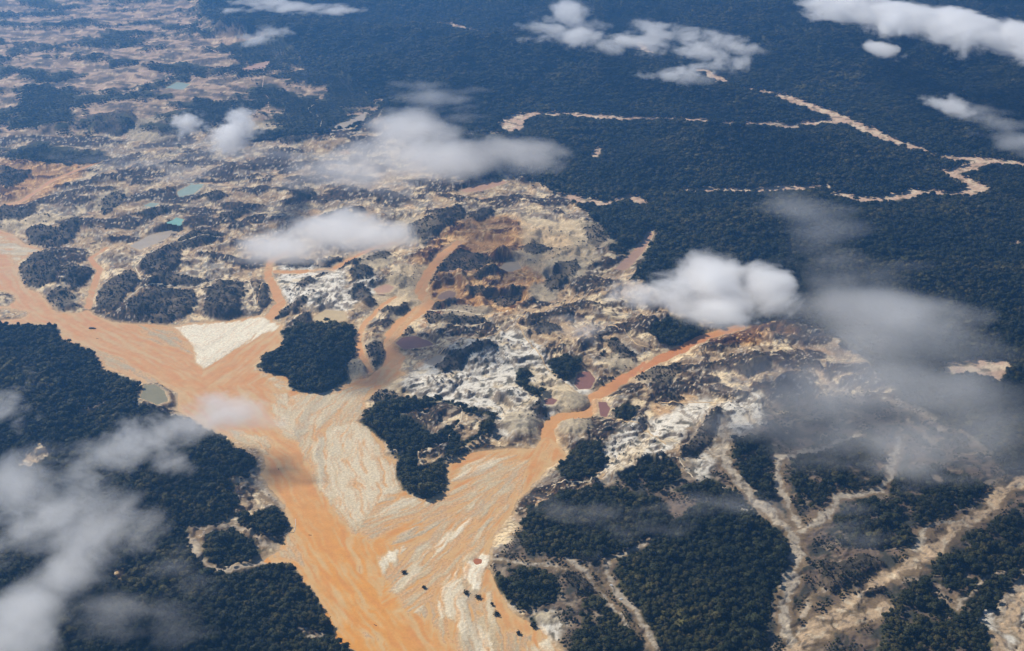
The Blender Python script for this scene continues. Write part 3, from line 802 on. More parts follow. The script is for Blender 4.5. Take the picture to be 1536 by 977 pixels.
def crown_mesh(name, seed, rx, rz, zc, leaves, subdiv=2, leaf=1.5):
    r = random.Random(seed)
    bm = bmesh.new()
    bmesh.ops.create_icosphere(bm, subdivisions=subdiv, radius=1)
    lumps = [(Vector((r.gauss(0, 1), r.gauss(0, 1), r.gauss(0.3, .7))).normalized(), r.uniform(.15, .42), r.uniform(2.5, 6)) for _ in range(9)]

    def rad(d):
        s = 0.78
        for l, a, k in lumps:
            s += a * math.exp(-k * (1 - d.dot(l)) * 2)
        return s
    for v in bm.verts:
        d = v.co.normalized(); s = rad(d) * r.uniform(.86, 1.08)
        v.co = Vector((d.x * rx * s, d.y * rx * s, zc + d.z * rz * s * (1 if d.z > 0 else .6)))
    for _ in range(leaves):
        d = Vector((r.gauss(0, 1), r.gauss(0, 1), r.gauss(.35, .8))).normalized(); s = rad(d) * r.uniform(.92, 1.22)
        p = Vector((d.x * rx * s, d.y * rx * s, zc + d.z * rz * s * (1 if d.z > 0 else .6)))
        n = (d + Vector((r.gauss(0, .6), r.gauss(0, .6), r.gauss(.3, .6)))).normalized()
        u = n.orthogonal().normalized(); w = n.cross(u)
        a0 = r.uniform(0, 6.28); q = leaf * r.uniform(.6, 1.35)
        vs_ = [bm.verts.new(p + (u * math.cos(a0 + k * 1.5708) + w * math.sin(a0 + k * 1.5708)) * q * r.uniform(.6, 1.1) + n * r.uniform(-.25, .25)) for k in range(4)]
        bm.faces.new(vs_)
    me = bpy.data.meshes.new(name); bm.to_mesh(me); bm.free()
    me.materials.append(LEAF)
    return me


def trunk_mesh(name, seed, h, r0):
    r = random.Random(seed)
    bm = bmesh.new()

    def tube(ps, rs):
        rings = []
        for p, q in zip(ps, rs):
            rings.append([bm.verts.new(p + Vector((math.cos(k * math.pi / 3) * q, math.sin(k * math.pi / 3) * q, 0))) for k in range(6)])
        for a, b in zip(rings[:-1], rings[1:]):
            for k in range(6):
                bm.faces.new((a[k], a[(k + 1) % 6], b[(k + 1) % 6], b[k]))
        bm.faces.new(rings[-1])
    tube([Vector((0, 0, -1.5)), Vector((0, 0, .8)), Vector((r.uniform(-.3, .3), r.uniform(-.3, .3), h * .5)), Vector((r.uniform(-.5, .5), r.uniform(-.5, .5), h))], [r0 * 1.7, r0, r0 * .8, r0 * .45])
    for k in range(4):
        a = k * 1.57 + r.uniform(-.4, .4)
        tube([Vector((0, 0, h * .55)), Vector((math.cos(a) * 1.6, math.sin(a) * 1.6, h * .8)), Vector((math.cos(a) * 3.6, math.sin(a) * 3.6, h * 1.02))], [r0 * .5, r0 * .35, r0 * .15])
    me = bpy.data.meshes.new(name); bm.to_mesh(me); bm.free()
    me.materials.append(BARK)
    return me


CROWNS = [crown_mesh("crown", 1, 6.2, 6.0, 13.5, 110), crown_mesh("crown", 2, 7.2, 5.0, 15, 120), crown_mesh("crown", 3, 5.2, 7.0, 14, 100),
          crown_mesh("crown", 4, 8.4, 5.2, 18, 150), crown_mesh("crown", 5, 4.6, 5.0, 11, 80)]
TRUNKS = [trunk_mesh("trunk", k, z, .45) for k, z in enumerate((12, 13, 13, 16, 9))]
BUSH = [crown_mesh("bush_crown", 11, 2.6, 2.2, 1.6, 40, 1, .9), crown_mesh("bush_crown", 12, 3.4, 2.4, 1.8, 50, 1, .9), crown_mesh("bush_crown", 13, 2.0, 2.6, 1.9, 30, 1, .8)]
STUB = trunk_mesh("bush_trunk", 77, 1.3, .12)
for b_ in BUSH:
    b_.materials[0] = BRUSH

# candidate spots on a jittered lattice, finer where the camera looks closer
spots = []
for y0, y1, sp in ((1750, 3200, 8.6), (3200, 4600, 9.6), (4600, 6500, 11.5), (6500, 8600, 14.0), (8600, 12200, 17.5)):
    ys = np.arange(y0, y1, sp)
    for y in ys:
        wd = (y * CP + CAM_H * SP) * math.tan(HFOV / 2) * 1.10 + 60
        xs = np.arange(-wd, wd, sp)
        spots.append(np.stack([xs + rng.uniform(-.48, .48, len(xs)) * sp, np.full(len(xs), y) + rng.uniform(-.48, .48, len(xs)) * sp, np.full(len(xs), sp)], 1))
spots = np.concatenate(spots)
kh = 9.0 + 8.0 * np.clip((spots[:, 1] - 3500) / 2500, 0, 1)
k = 1 + kh / (CAM_H - kh)              # a crown 9 m up hides ground behind it: test the mask where the crown is seen
sx, sy, ssp = spots.T
ff = forest_field(sx * k, sy * k)
lf = land_fields(sx, sy)
rnd = rng.random(len(sx))
pd = np.full(len(sx), 40.0)
for _, p in PONDS:
    pd = np.minimum(pd, sdist(p, sx, sy, 40))
lf['water'] = np.where(pd < 9, -9, lf['water'])
gap = fbm(sx, sy, 38, 3, 521)
keep = (ff > 0) & (lf['water'] > 5) & (rnd < (.45 + .55 * smooth(0, 22, ff)) * (1 - .8 * smooth(.30, .42, gap)))
# scattered trees over the scrubland and small clumps elsewhere
scr = -sdist(SCRUBLAND, sx, sy, 60)
gq = np.full(len(sx), 1e3)
for wd, l in GULLIES:
    d, s, g = ldist(l, sx * k, sy * k, 60); gq = np.minimum(gq, d - wd)
wz = np.full(len(sx), 60.0)
for p in WHITE:
    wz = np.minimum(wz, sdist(p, sx * k, sy * k))
cl = fbm(sx, sy, 55, 4, 501)
keep_s = (~keep) & (scr > 0) & (gq > 5) & (wz > 0) & (lf['water'] > 6) & (ff < 0) & (cl + 0.25 * (rnd - .5) > 0.10)
dk = np.full(len(sx), -60.0)
for p in DARK:
    dk = np.maximum(dk, -sdist(p, sx * k, sy * k))
keep_d = np.zeros(len(sx), bool)
mz = -sdist(MINE, sx, sy, 60)
keep_m = (~keep) & (~keep_s) & (~keep_d) & (mz > 0) & (lf['water'] > 6) & (scr < 0) & (patchf(sx, sy) > .10) & (rnd < 0.2)
px_, py_ = project(sx, sy, 10)
print("trees", keep.sum(), keep_s.sum(), keep_d.sum(), keep_m.sum())


def scatter(name, label, cat, mask, meshes, smin, smax, probs):
    ii = np.nonzero(mask)[0]
    n = len(ii)
    if not n:
        return
    xs, ys = sx[ii], sy[ii]
    zs = height(xs, ys) - 0.3
    me = bpy.data.meshes.new(name)
    me.vertices.add(n)
    me.vertices.foreach_set("co", np.stack([xs, ys, zs], 1).astype(np.float32).ravel())
    r2 = np.random.default_rng(len(ii))
    sc_ = (smin + (smax - smin) * r2.random(n) ** 2.2) * np.clip(ssp[ii] / 9.5, .92, 1.5)
    sc_ = sc_ * np.where(r2.random(n) < .06, 1.35, 1.0)
    sc_ = sc_ * (.72 + .28 * smooth(0, 25, ff[ii]) if len(sx) == len(ff) else 1.0)
    sc_ = sc_ * (1 + .35 * fbm(xs, ys, 90, 3, 701)) * np.where(-sdist(MIXED, xs, ys, 60) > 10, .55, 1.0)
    for nm, typ, dat in (("size", 'FLOAT', sc_.astype(np.float32)), ("tall", 'FLOAT', (sc_ * np.clip(9.5 / ssp[ii], .55, 1.0)).astype(np.float32)), ("turn", 'FLOAT', (r2.random(n) * 6.283).astype(np.float32)), ("variant", 'INT', r2.choice(len(meshes), n, p=probs).astype(np.int32))):
        a = me.attributes.new(nm, typ, 'POINT'); a.data.foreach_set("value", dat)
    o = link(name, me)
    ng = bpy.data.node_groups.new(name, 'GeometryNodeTree')
    ng.interface.new_socket("Geometry", in_out='INPUT', socket_type='NodeSocketGeometry')
    ng.interface.new_socket("Geometry", in_out='OUTPUT', socket_type='NodeSocketGeometry')
    N = ng.nodes; L = ng.links
    gi = N.new("NodeGroupInput"); go = N.new("NodeGroupOutput")
    join = N.new("GeometryNodeJoinGeometry")
    var = N.new("GeometryNodeInputNamedAttribute"); var.data_type = 'INT'; var.inputs[0].default_value = "variant"
    siz = N.new("GeometryNodeInputNamedAttribute"); siz.data_type = 'FLOAT'; siz.inputs[0].default_value = "size"
    trn = N.new("GeometryNodeInputNamedAttribute"); trn.data_type = 'FLOAT'; trn.inputs[0].default_value = "turn"
    tal = N.new("GeometryNodeInputNamedAttribute"); tal.data_type = 'FLOAT'; tal.inputs[0].default_value = "tall"
    scl = N.new("ShaderNodeCombineXYZ")
    for q in range(2):
        L.new(siz.outputs["Attribute"], scl.inputs[q])
    L.new(tal.outputs["Attribute"], scl.inputs[2])
    rot = N.new("ShaderNodeCombineXYZ"); L.new(trn.outputs["Attribute"], rot.inputs[2])
    for q, src in enumerate(meshes):
        oi = N.new("GeometryNodeObjectInfo"); oi.inputs["Object"].default_value = src; oi.inputs["As Instance"].default_value = True
        cmp_ = N.new("FunctionNodeCompare"); cmp_.data_type = 'INT'; cmp_.operation = 'EQUAL'
        L.new(var.outputs["Attribute"], cmp_.inputs[2]); cmp_.inputs[3].default_value = q
        ip = N.new("GeometryNodeInstanceOnPoints")
        L.new(gi.outputs[0], ip.inputs["Points"]); L.new(cmp_.outputs[0], ip.inputs["Selection"])
        L.new(oi.outputs["Geometry"], ip.inputs["Instance"]); L.new(rot.outputs[0], ip.inputs["Rotation"]); L.new(scl.outputs[0], ip.inputs["Scale"])
        L.new(ip.outputs[0], join.inputs[0])
    L.new(join.outputs[0], go.inputs[0])
    md = o.modifiers.new("scatter", 'NODES'); md.node_group = ng
    tag(o, label, cat, None, "stuff")
    return o


# one standing tree of each kind, also the source of the woods' copies
def tree_thing(v, x, y, z, s, rot, label, group, crown=None, trunk=None, name="tree"):
    e = bpy.data.objects.new(name, None); COL.objects.link(e)
    e.location = (x, y, z); e.rotation_euler = (0, 0, rot); e.scale = (s, s, s)
    cr_ = bpy.data.objects.new("crown", crown or CROWNS[v]); tr_ = bpy.data.objects.new("trunk", trunk or TRUNKS[v])
    for o in (tr_, cr_):
        COL.objects.link(o); o.parent = e
    tag(e, label, "tree" if name == "tree" else "bush", group)
    return e, cr_, tr_


# the nearest trees of the woods stand as trees of their own
dist = np.sqrt(sx ** 2 + sy ** 2 + CAM_H ** 2)
inview = keep & (px_ > 2) & (px_ < 1534) & (py_ < 976)
order = np.argsort(np.where(inview, dist, 1e9))[:285]
single = np.zeros(len(sx), bool); single[order] = True
proto = {}
rr = np.random.default_rng(3)
for i in order:
    v = int(rr.choice(5, p=[.3, .25, .2, .1, .15]))
    z = float(height(sx[i], sy[i])) - .3
    if px_[i] < 600:
        lab, grp = "tree in the dense wood on the forested bank of the orange river", "trees of the wood on the river bank"
    elif px_[i] < 880:
        lab, grp = "tree in the wood between orange river and muddy gully", "trees of the wood by the muddy gully"
    elif px_[i] < 1200:
        lab, grp = "tree in the dark wood between muddy gully and pale wash", "trees of the dark wood east of the gully"
    else:
        lab, grp = "tree in the dark wood beyond the broad tan wash", "trees of the wood beyond the tan wash"
    look = ("round-crowned", "broad flat-crowned", "tall narrow-crowned", "big spreading", "small low")[v]
    lab = look + " " + lab; grp = grp.replace("trees of", look + " trees of")
    e, cr_, tr_ = tree_thing(v, float(sx[i]), float(sy[i]), z, float(rr.uniform(.75, 1.25)), float(rr.uniform(0, 6.28)), lab, grp)
    proto.setdefault(v, cr_)
# bushes standing alone on the sand
for px0, py0, v, s, lab in ((636, 879, 0, .55, "dark round bush on the sand between two thin orange channels"), (699, 888, 4, .6, "scraggy bush on the white patch of the wide grey sandbar"),
                            (717, 894, 1, .6, "dark rounded bush standing alone in the middle of the sandbar"), (738, 905, 2, .6, "small dark bush on sand beside the wide orange side channel"),
                            (745, 919, 1, .62, "ragged dark bush at the edge of the orange side channel"), (606, 857, 4, .55, "low ring of brown brush on the pale sandbar beside the orange main channel"),
                            (420, 811, 0, .7, "round dark tree by the sandy bay below the pipe"), (777, 948, 3, .6, "greyish bush low on the wet sand at the river's edge"), (800, 937, 0, .8, "tree at the tip of the sandy spit by the river")):
    x0, y0 = ground(px0, py0 + 3)
    tree_thing(v, float(x0), float(y0), float(height(x0, y0)) - .2, s * 3.6, px0 * 1.3, lab, "bushes on the sand", BUSH[v % 3], STUB, "bush")
srcs = [proto.get(v) or list(proto.values())[0] for v in range(5)]
pr = [.3, .25, .2, .1, .15]
rest = keep & ~single
west = (px_ < 620) & (py_ > 480) & (px_ < 440 + 0 * py_)
groups = [("rainforest", "dense dark rainforest on the near bank of the wide orange river", "forest", (px_ < 620) & (py_ > 480) & ~((px_ > 378) & (py_ < 600) & (py_ > 480)) & ~((px_ > 530) & (py_ < 760))),
          ("grove", "dark grove on the point between the white sand fan and the grey flats", "grove", (px_ > 378) & (px_ < 545) & (py_ < 600) & (py_ > 480)),
          ("peninsula_wood", "dark wood on the tongue of land between the two river arms", "wood", (px_ > 530) & (px_ < 760) & (py_ > 590) & (py_ < 760)),
          ("gully_wood", "dark wood cut by pale gullies on the east side of the river", "wood", (py_ > 640) & (px_ > 735) & (mz > 0)),
          ("hill_rainforest", "endless blue-green rainforest covering the hills beyond the diggings", "forest", (px_ > 0))]
taken = np.zeros(len(sx), bool)
for nm, lab, ct, m in groups:
    mm = rest & m & ~taken
    taken |= mm
    scatter(nm, lab, ct, mm, srcs, .68, 1.6, pr)
scatter("scrub_trees", "scattered trees and thickets over the dark gullied slopes", "scrub", keep_s, srcs, .4, .85, pr)
# low scrub on its own finer lattice over the hummocks
hs = []
for p in DARK:
    (x0, y0), (x1, y1) = p.min(0) - 10, p.max(0) + 10
    sp = 5.2 if y1 < 4200 else 6.5
    gx2, gy2 = np.meshgrid(np.arange(x0, x1, sp), np.arange(y0, y1, sp))
    q = np.stack([gx2.ravel(), gy2.ravel(), np.full(gx2.size, 9.5)], 1)
    q[:, :2] += rng.uniform(-.6, .6, (len(q), 2)) * sp
    wq = warp(q[:, 0], q[:, 1], 20)
    kq = 1 + 2.0 / 1998
    hs.append(q[(-sdist(p, wq[0] * kq, wq[1] * kq) + 16 * fbm(q[:, 0], q[:, 1], 22, 4, 131) + 16 * fbm(q[:, 0], q[:, 1], 55, 4, 133) > 4) & (rng.random(len(q)) < .38 + 1.0 * fbm(q[:, 0], q[:, 1], 40, 3, 703))])
hs = np.concatenate(hs)
hs = hs[land_fields(hs[:, 0], hs[:, 1])['water'] > 3]
pd = np.full(len(hs), 40.0)
for _, p in PONDS:
    pd = np.minimum(pd, sdist(p, hs[:, 0], hs[:, 1], 40))
hs = hs[pd > 8]
hs = hs[forest_field(hs[:, 0], hs[:, 1]) < 0]
dh = np.hypot(hs[:, 0], hs[:, 1])
bi = np.argsort(dh)[:3]
bsrc = []
for q, i in enumerate(bi):
    e, cr_, tr_ = tree_thing(0, float(hs[i, 0]), float(hs[i, 1]), float(height(hs[i, 0], hs[i, 1])) - .2, 1.0, q * 2.0, "low brown-green bush on the dark scrub slope east of the river", "bushes of the scrub slope", BUSH[q], STUB, "bush")
    bsrc.append(cr_)
hs = np.delete(hs, bi, 0)
scatter("digging_scrub", "thin dark bushes dotted over the diggings", "scrub", keep_m, bsrc, .5, 1.5, [.4, .35, .25])
sx, sy, ssp = hs.T
scatter("hummock_scrub", "low dark scrub covering the remnant hummocks between the diggings", "scrub", np.ones(len(sx), bool), bsrc, .4, 1.5, [.4, .35, .25])


# ------------------------------------------------------------------ small built things
def box(bm, x0, x1, y0, y1, z0, z1):
    v = [bm.verts.new((x, y, z)) for x in (x0, x1) for y in (y0, y1) for z in (z0, z1)]
    for f in ((0, 1, 3, 2), (4, 6, 7, 5), (0, 4, 5, 1), (2, 3, 7, 6), (0, 2, 6, 4), (1, 5, 7, 3)):
        bm.faces.new([v[i] for i in f])


def part(name, build, mat, parent, smooth_=False):
    bm = bmesh.new(); build(bm)
    bmesh.ops.recalc_face_normals(bm, faces=bm.faces)
    me = bpy.data.meshes.new(name); bm.to_mesh(me); bm.free()
    return link(name, me, mat, parent)


def empty(name, x, y, z, rot=0):
    e = bpy.data.objects.new(name, None); COL.objects.link(e)
    e.location = (float(x), float(y), float(z)); e.rotation_euler = (0, 0, rot)
    return e


RUST = material("rusty_steel", (.10, .085, .07), noise=((2.0, .3),), rough=.7)
TIN = material("tin_roof", (.62, .62, .60), noise=((1.5, .12),), rough=.45, spec=.4)
TIN2 = material("rusty_tin_roof", (.34, .27, .23), noise=((1.5, .25),), rough=.6)
PLANK = material("plank_wall", (.26, .19, .13), noise=((1.0, .2),))
WHITEP = material("white_pipe", (.75, .73, .68), noise=((2.0, .1),), rough=.5)
TARP = material("blue_tarp", (.25, .42, .55), noise=((1.0, .12),), rough=.5)
HULL = material("wooden_hull", (.10, .07, .05), noise=((1.0, .2),))


def barge():
    x, y = ground(138.5, 493)
    e = empty("dredge_barge", x, y, 0, R(-2))
    def hull(bm):
        L_, B_ = 15, 4.2
        prof = [(-L_, .4), (-L_ * .93, .8), (-L_ * .8, 1), (L_ * .8, 1), (L_ * .93, .8), (L_, .4)]
        ring = []
        for xx, k_ in prof:
            ring.append([bm.verts.new((xx, s_ * B_ * k_ * q, z)) for s_, q, z in ((-1, .8, -.6), (-1, 1, 1.3), (1, 1, 1.3), (1, .8, -.6))])
        for a, b in zip(ring[:-1], ring[1:]):
            for j in range(4):
                bm.faces.new((a[j], a[(j + 1) % 4], b[(j + 1) % 4], b[j]))
        bm.faces.new(ring[0]); bm.faces.new(ring[-1])
    part("hull", hull, RUST, e)
    part("cabin", lambda bm: box(bm, -11, -5, -2.6, 2.6, 1.3, 3.9), PLANK, e)
    def roof(bm):
        for s_ in (-1, 1):
            box(bm, -11.8, 8, min(0, s_ * 3.6), max(0, s_ * 3.6), 4.3, 4.5)
    part("roof", roof, RUST, e)
    for a in (-2, 3, 7.4):
        for s_ in (-1, 1):
            part("post", lambda bm: box(bm, a - .15, a + .15, s_ * 3 - .15, s_ * 3 + .15, 1.25, 4.35), RUST, e)
    part("pump", lambda bm: (box(bm, 0, 3.4, -1.4, 1.4, 1.25, 2.9), box(bm, 3.4, 5.2, -.6, .6, 1.6, 2.4)), RUST, e)
    tag(e, "long dark dredging barge moored in the wide orange river", "barge")


barge()


def canoe(px0, py0, rot, lab):
    x, y = ground(px0, py0)
    e = empty("canoe", x, y, 0, rot)
    def hull(bm):
        ring = []
        for xx, k_, zt in ((-4.6, .08, 1.0), (-3, .7, .65), (0, 1, .55), (3, .7, .65), (4.6, .08, 1.0)):
            ring.append([bm.verts.new((xx, w_ * k_, z)) for w_, z in ((-.95, zt), (-.6, -.15), (.6, -.15), (.95, zt), (.7, zt), (.45, .1), (-.45, .1), (-.7, zt))])
        for a, b in zip(ring[:-1], ring[1:]):
            for j in range(8):
                bm.faces.new((a[j], a[(j + 1) % 8], b[(j + 1) % 8], b[j]))
        bm.faces.new(ring[0]); bm.faces.new(ring[-1])
    part("hull", hull, HULL, e)
    for a in (-2, 0, 2):
        part("thwart", lambda bm: box(bm, a - .15, a + .15, -.8, .8, .32, .38), PLANK, e)
    part("outboard_motor", lambda bm: (box(bm, -5.1, -4.5, -.2, .2, .9, 1.5), box(bm, -5.0, -4.85, -.08, .08, -.3, .9)), RUST, e)
    tag(e, lab, "canoe", "canoes on the orange river")


canoe(418, 704, R(100), "tiny dark canoe on the orange river beside the clouded wooded bank")
canoe(465, 803, R(170), "tiny dark canoe in midstream off the white pipe")
canoe(563, 938, R(150), "tiny dark canoe in midstream beside the thin pale sand spit")
canoe(146, 508, R(5), "tiny dark canoe in midstream just off the moored barge")


def shed(px0, py0, L_, W_, rot, lab, rmat, walls=2.6):
    x, y = ground(px0, py0)
    h0 = float(height(x, y))
    e = empty("mining_shed", x, y, h0 - .3, rot)
    part("wall", lambda bm: box(bm, -L_ / 2, L_ / 2, -W_ / 2, W_ / 2, 0, walls), PLANK, e)
    def roof(bm):
        for s_ in (-1, 1):
            v = [bm.verts.new(p) for p in ((-L_ / 2 - .7, 0, walls + W_ * .22), (L_ / 2 + .7, 0, walls + W_ * .22), (L_ / 2 + .7, s_ * (W_ / 2 + .7), walls - .25), (-L_ / 2 - .7, s_ * (W_ / 2 + .7), walls - .25))]
            w_ = [bm.verts.new(q.co + Vector((0, 0, .15))) for q in v]
            bm.faces.new(v); bm.faces.new(w_)
            for j in range(4):
                bm.faces.new((v[j], v[(j + 1) % 4], w_[(j + 1) % 4], w_[j]))
    part("roof", roof, rmat, e)
    part("door", lambda bm: box(bm, -.5, .5, -W_ / 2 - .06, -W_ / 2 + .02, .1, 2.1), RUST, e)
    tag(e, lab, "shed")
    return x, y


SHEDS = [shed(997, 963, 19, 7, R(14), "long shed with a white tin roof in the clearing beside the muddy gully", TIN),
         shed(1000, 969, 14, 5, R(14), "long shed with a rusty roof behind the white-roofed one", TIN2),
         shed(953.5, 896, 5, 4, R(40), "small hut under a blue tarp at the edge of the gully forest", TARP),
         shed(917, 882, 5, 4, R(-30), "small white-roofed hut on the grey flat at the head of the gully", TIN),
         shed(931, 905, 7, 5, R(20), "pale hut on the round heap in the middle of the gully", TIN),
         shed(408, 782, 7, 5, R(10), "small pale hut half hidden among the trees by the river bank", TIN)]


def pipe():
    line = [ground(px0, py0) for px0, py0 in ((443, 779), (443.5, 788), (442, 795), (440.5, 799), (432, 800), (427, 803), (420, 806))]
    x, y = line[0]
    e = empty("dredge_pipe", x, y, 0)
    def tube(bm):
        rings = []
        for q, (a, b) in enumerate(line):
            z = max(float(height(a, b)), 0) + .5
            rings.append([bm.verts.new((float(a - x) + math.cos(t * 1.0472) * .7, float(b - y) + math.sin(t * 1.0472) * .7 * .3, z + math.sin(t * 1.0472) * .6)) for t in range(6)])
        for a, b in zip(rings[:-1], rings[1:]):
            for j in range(6):
                bm.faces.new((a[j], a[(j + 1) % 6], b[(j + 1) % 6], b[j]))
        bm.faces.new(rings[0]); bm.faces.new(rings[-1])
    part("tube", tube, WHITEP, e)
    for a, b in line[1:-1]:
        z = max(float(height(a, b)), 0)
        part("float", lambda bm: box(bm, float(a - x) - .9, float(a - x) + .9, float(b - y) - .9, float(b - y) + .9, z - .2, z + .55), RUST, e)
    tag(e, "thin pipe running from the wooded bank out over the orange water", "pipe")


pipe()

# ------------------------------------------------------------------ clouds
def cloud(label, blobs, alt, dens, f=.5, size=260, wisp=.9, stretch=(1, 1, 1.6), rot=0.0, thr=.0, gain=1.6, group="low clouds"):
    """blobs: (px, py, rx px, ry px) as seen; each becomes an ellipsoid of vapour at height alt"""
    ell_ = []
    for b in blobs:
        px0, py0, rx, ry_ = b[:4]
        x, y = ground(px0, py0, alt)
        d = y * CP + (CAM_H - alt) * SP
        mx = rx * d / F; my = ry_ * d / F
        el = math.atan2(CAM_H - alt, y)
        tz = f * my / math.cos(el); ey = my * math.sqrt(max(1 - f * f, .05)) / math.sin(el)
        ell_.append((float(x), float(y), alt + (b[4] if len(b) > 4 else 0), float(mx), float(ey), float(tz)))
    cen = Vector((sum(e[0] for e in ell_) / len(ell_), sum(e[1] for e in ell_) / len(ell_), alt))
    bm = bmesh.new()
    for x, y, z, a, b, c_ in ell_:
        t = bmesh.ops.create_icosphere(bm, subdivisions=3, radius=1.42)
        for v in t['verts']:
            v.co = Vector((v.co.x * a + x - cen.x, v.co.y * b + y - cen.y, v.co.z * c_ + z - cen.z))
    if len(ell_) > 1:
        r_ = bmesh.ops.convex_hull(bm, input=bm.verts)
        bmesh.ops.delete(bm, geom=list({g for g in r_['geom_interior'] + r_['geom_unused'] if isinstance(g, bmesh.types.BMVert)}), context='VERTS')
    me = bpy.data.meshes.new("cloud"); bm.to_mesh(me); bm.free()
    m = bpy.data.materials.new("vapour"); m.use_nodes = True
    nt = m.node_tree; N = nt.nodes; L = nt.links; N.clear()
    out = N.new("ShaderNodeOutputMaterial"); pv = N.new("ShaderNodeVolumePrincipled")
    pv.inputs["Color"].default_value = (1, 1, 1, 1); pv.inputs["Anisotropy"].default_value = .0
    L.new(pv.outputs[0], out.inputs["Volume"])
    tc = N.new("ShaderNodeTexCoord")

    def math_(op, a, b=None, clamp=False):
        n = N.new("ShaderNodeMath"); n.operation = op; n.use_clamp = clamp
        for q, s in enumerate((a, b)):
            if s is None:
                continue
            if isinstance(s, (int, float)):
                n.inputs[q].default_value = s
            else:
                L.new(s, n.inputs[q])
        return n
    rad = None
    for x, y, z, a, b, c_ in ell_:
        s = N.new("ShaderNodeVectorMath"); s.operation = 'SUBTRACT'; L.new(tc.outputs["Object"], s.inputs[0]); s.inputs[1].default_value = (x - cen.x, y - cen.y, z - cen.z)
        dv = N.new("ShaderNodeVectorMath"); dv.operation = 'DIVIDE'; L.new(s.outputs[0], dv.inputs[0]); dv.inputs[1].default_value = (a, b, c_)
        ln = N.new("ShaderNodeVectorMath"); ln.operation = 'LENGTH'; L.new(dv.outputs[0], ln.inputs[0])
        if rad is None:
            rad = ln.outputs["Value"]
        else:
            sm = math_('SMOOTH_MIN', rad, ln.outputs["Value"]); sm.inputs[2].default_value = .3
            rad = sm.outputs[0]
    mp = N.new("ShaderNodeMapping"); mp.inputs["Rotation"].default_value = (0, 0, rot); mp.inputs["Scale"].default_value = stretch
    mp.inputs["Location"].default_value = (cen.x % 991, cen.y % 733, 0)
    L.new(tc.outputs["Object"], mp.inputs[0])
    nz = N.new("ShaderNodeTexNoise"); nz.inputs["Scale"].default_value = 1.0 / size; nz.inputs["Detail"].default_value = 6; nz.inputs["Roughness"].default_value = .66; nz.inputs["Distortion"].default_value = .35
    L.new(mp.outputs[0], nz.inputs["Vector"])
    # vapour where the noise stands above the distance from the core; sharp rims for thick clouds
    nn = math_('MULTIPLY_ADD', nz.outputs["Fac"], wisp * 4.0); nn.inputs[2].default_value = .74 - wisp * 2.0 - thr
    base = math_('SUBTRACT', nn.outputs[0], rad)
    base = math_('MULTIPLY', base.outputs[0], gain, True)
    edge = math_('SUBTRACT', 1.38, rad, True)
    ed = math_('MULTIPLY', edge.outputs[0], 3.0, True)
    b2 = math_('MULTIPLY', base.outputs[0], ed.outputs[0])
    dn = math_('MULTIPLY', b2.outputs[0], dens)
    L.new(dn.outputs[0], pv.inputs["Density"])
    m.cycles.volume_sampling = 'MULTIPLE_IMPORTANCE' if hasattr(m.cycles, 'volume_sampling') else None
    o = link("cloud", me, m); o.location = cen
    tag(o, label, "cloud", group)
    return o


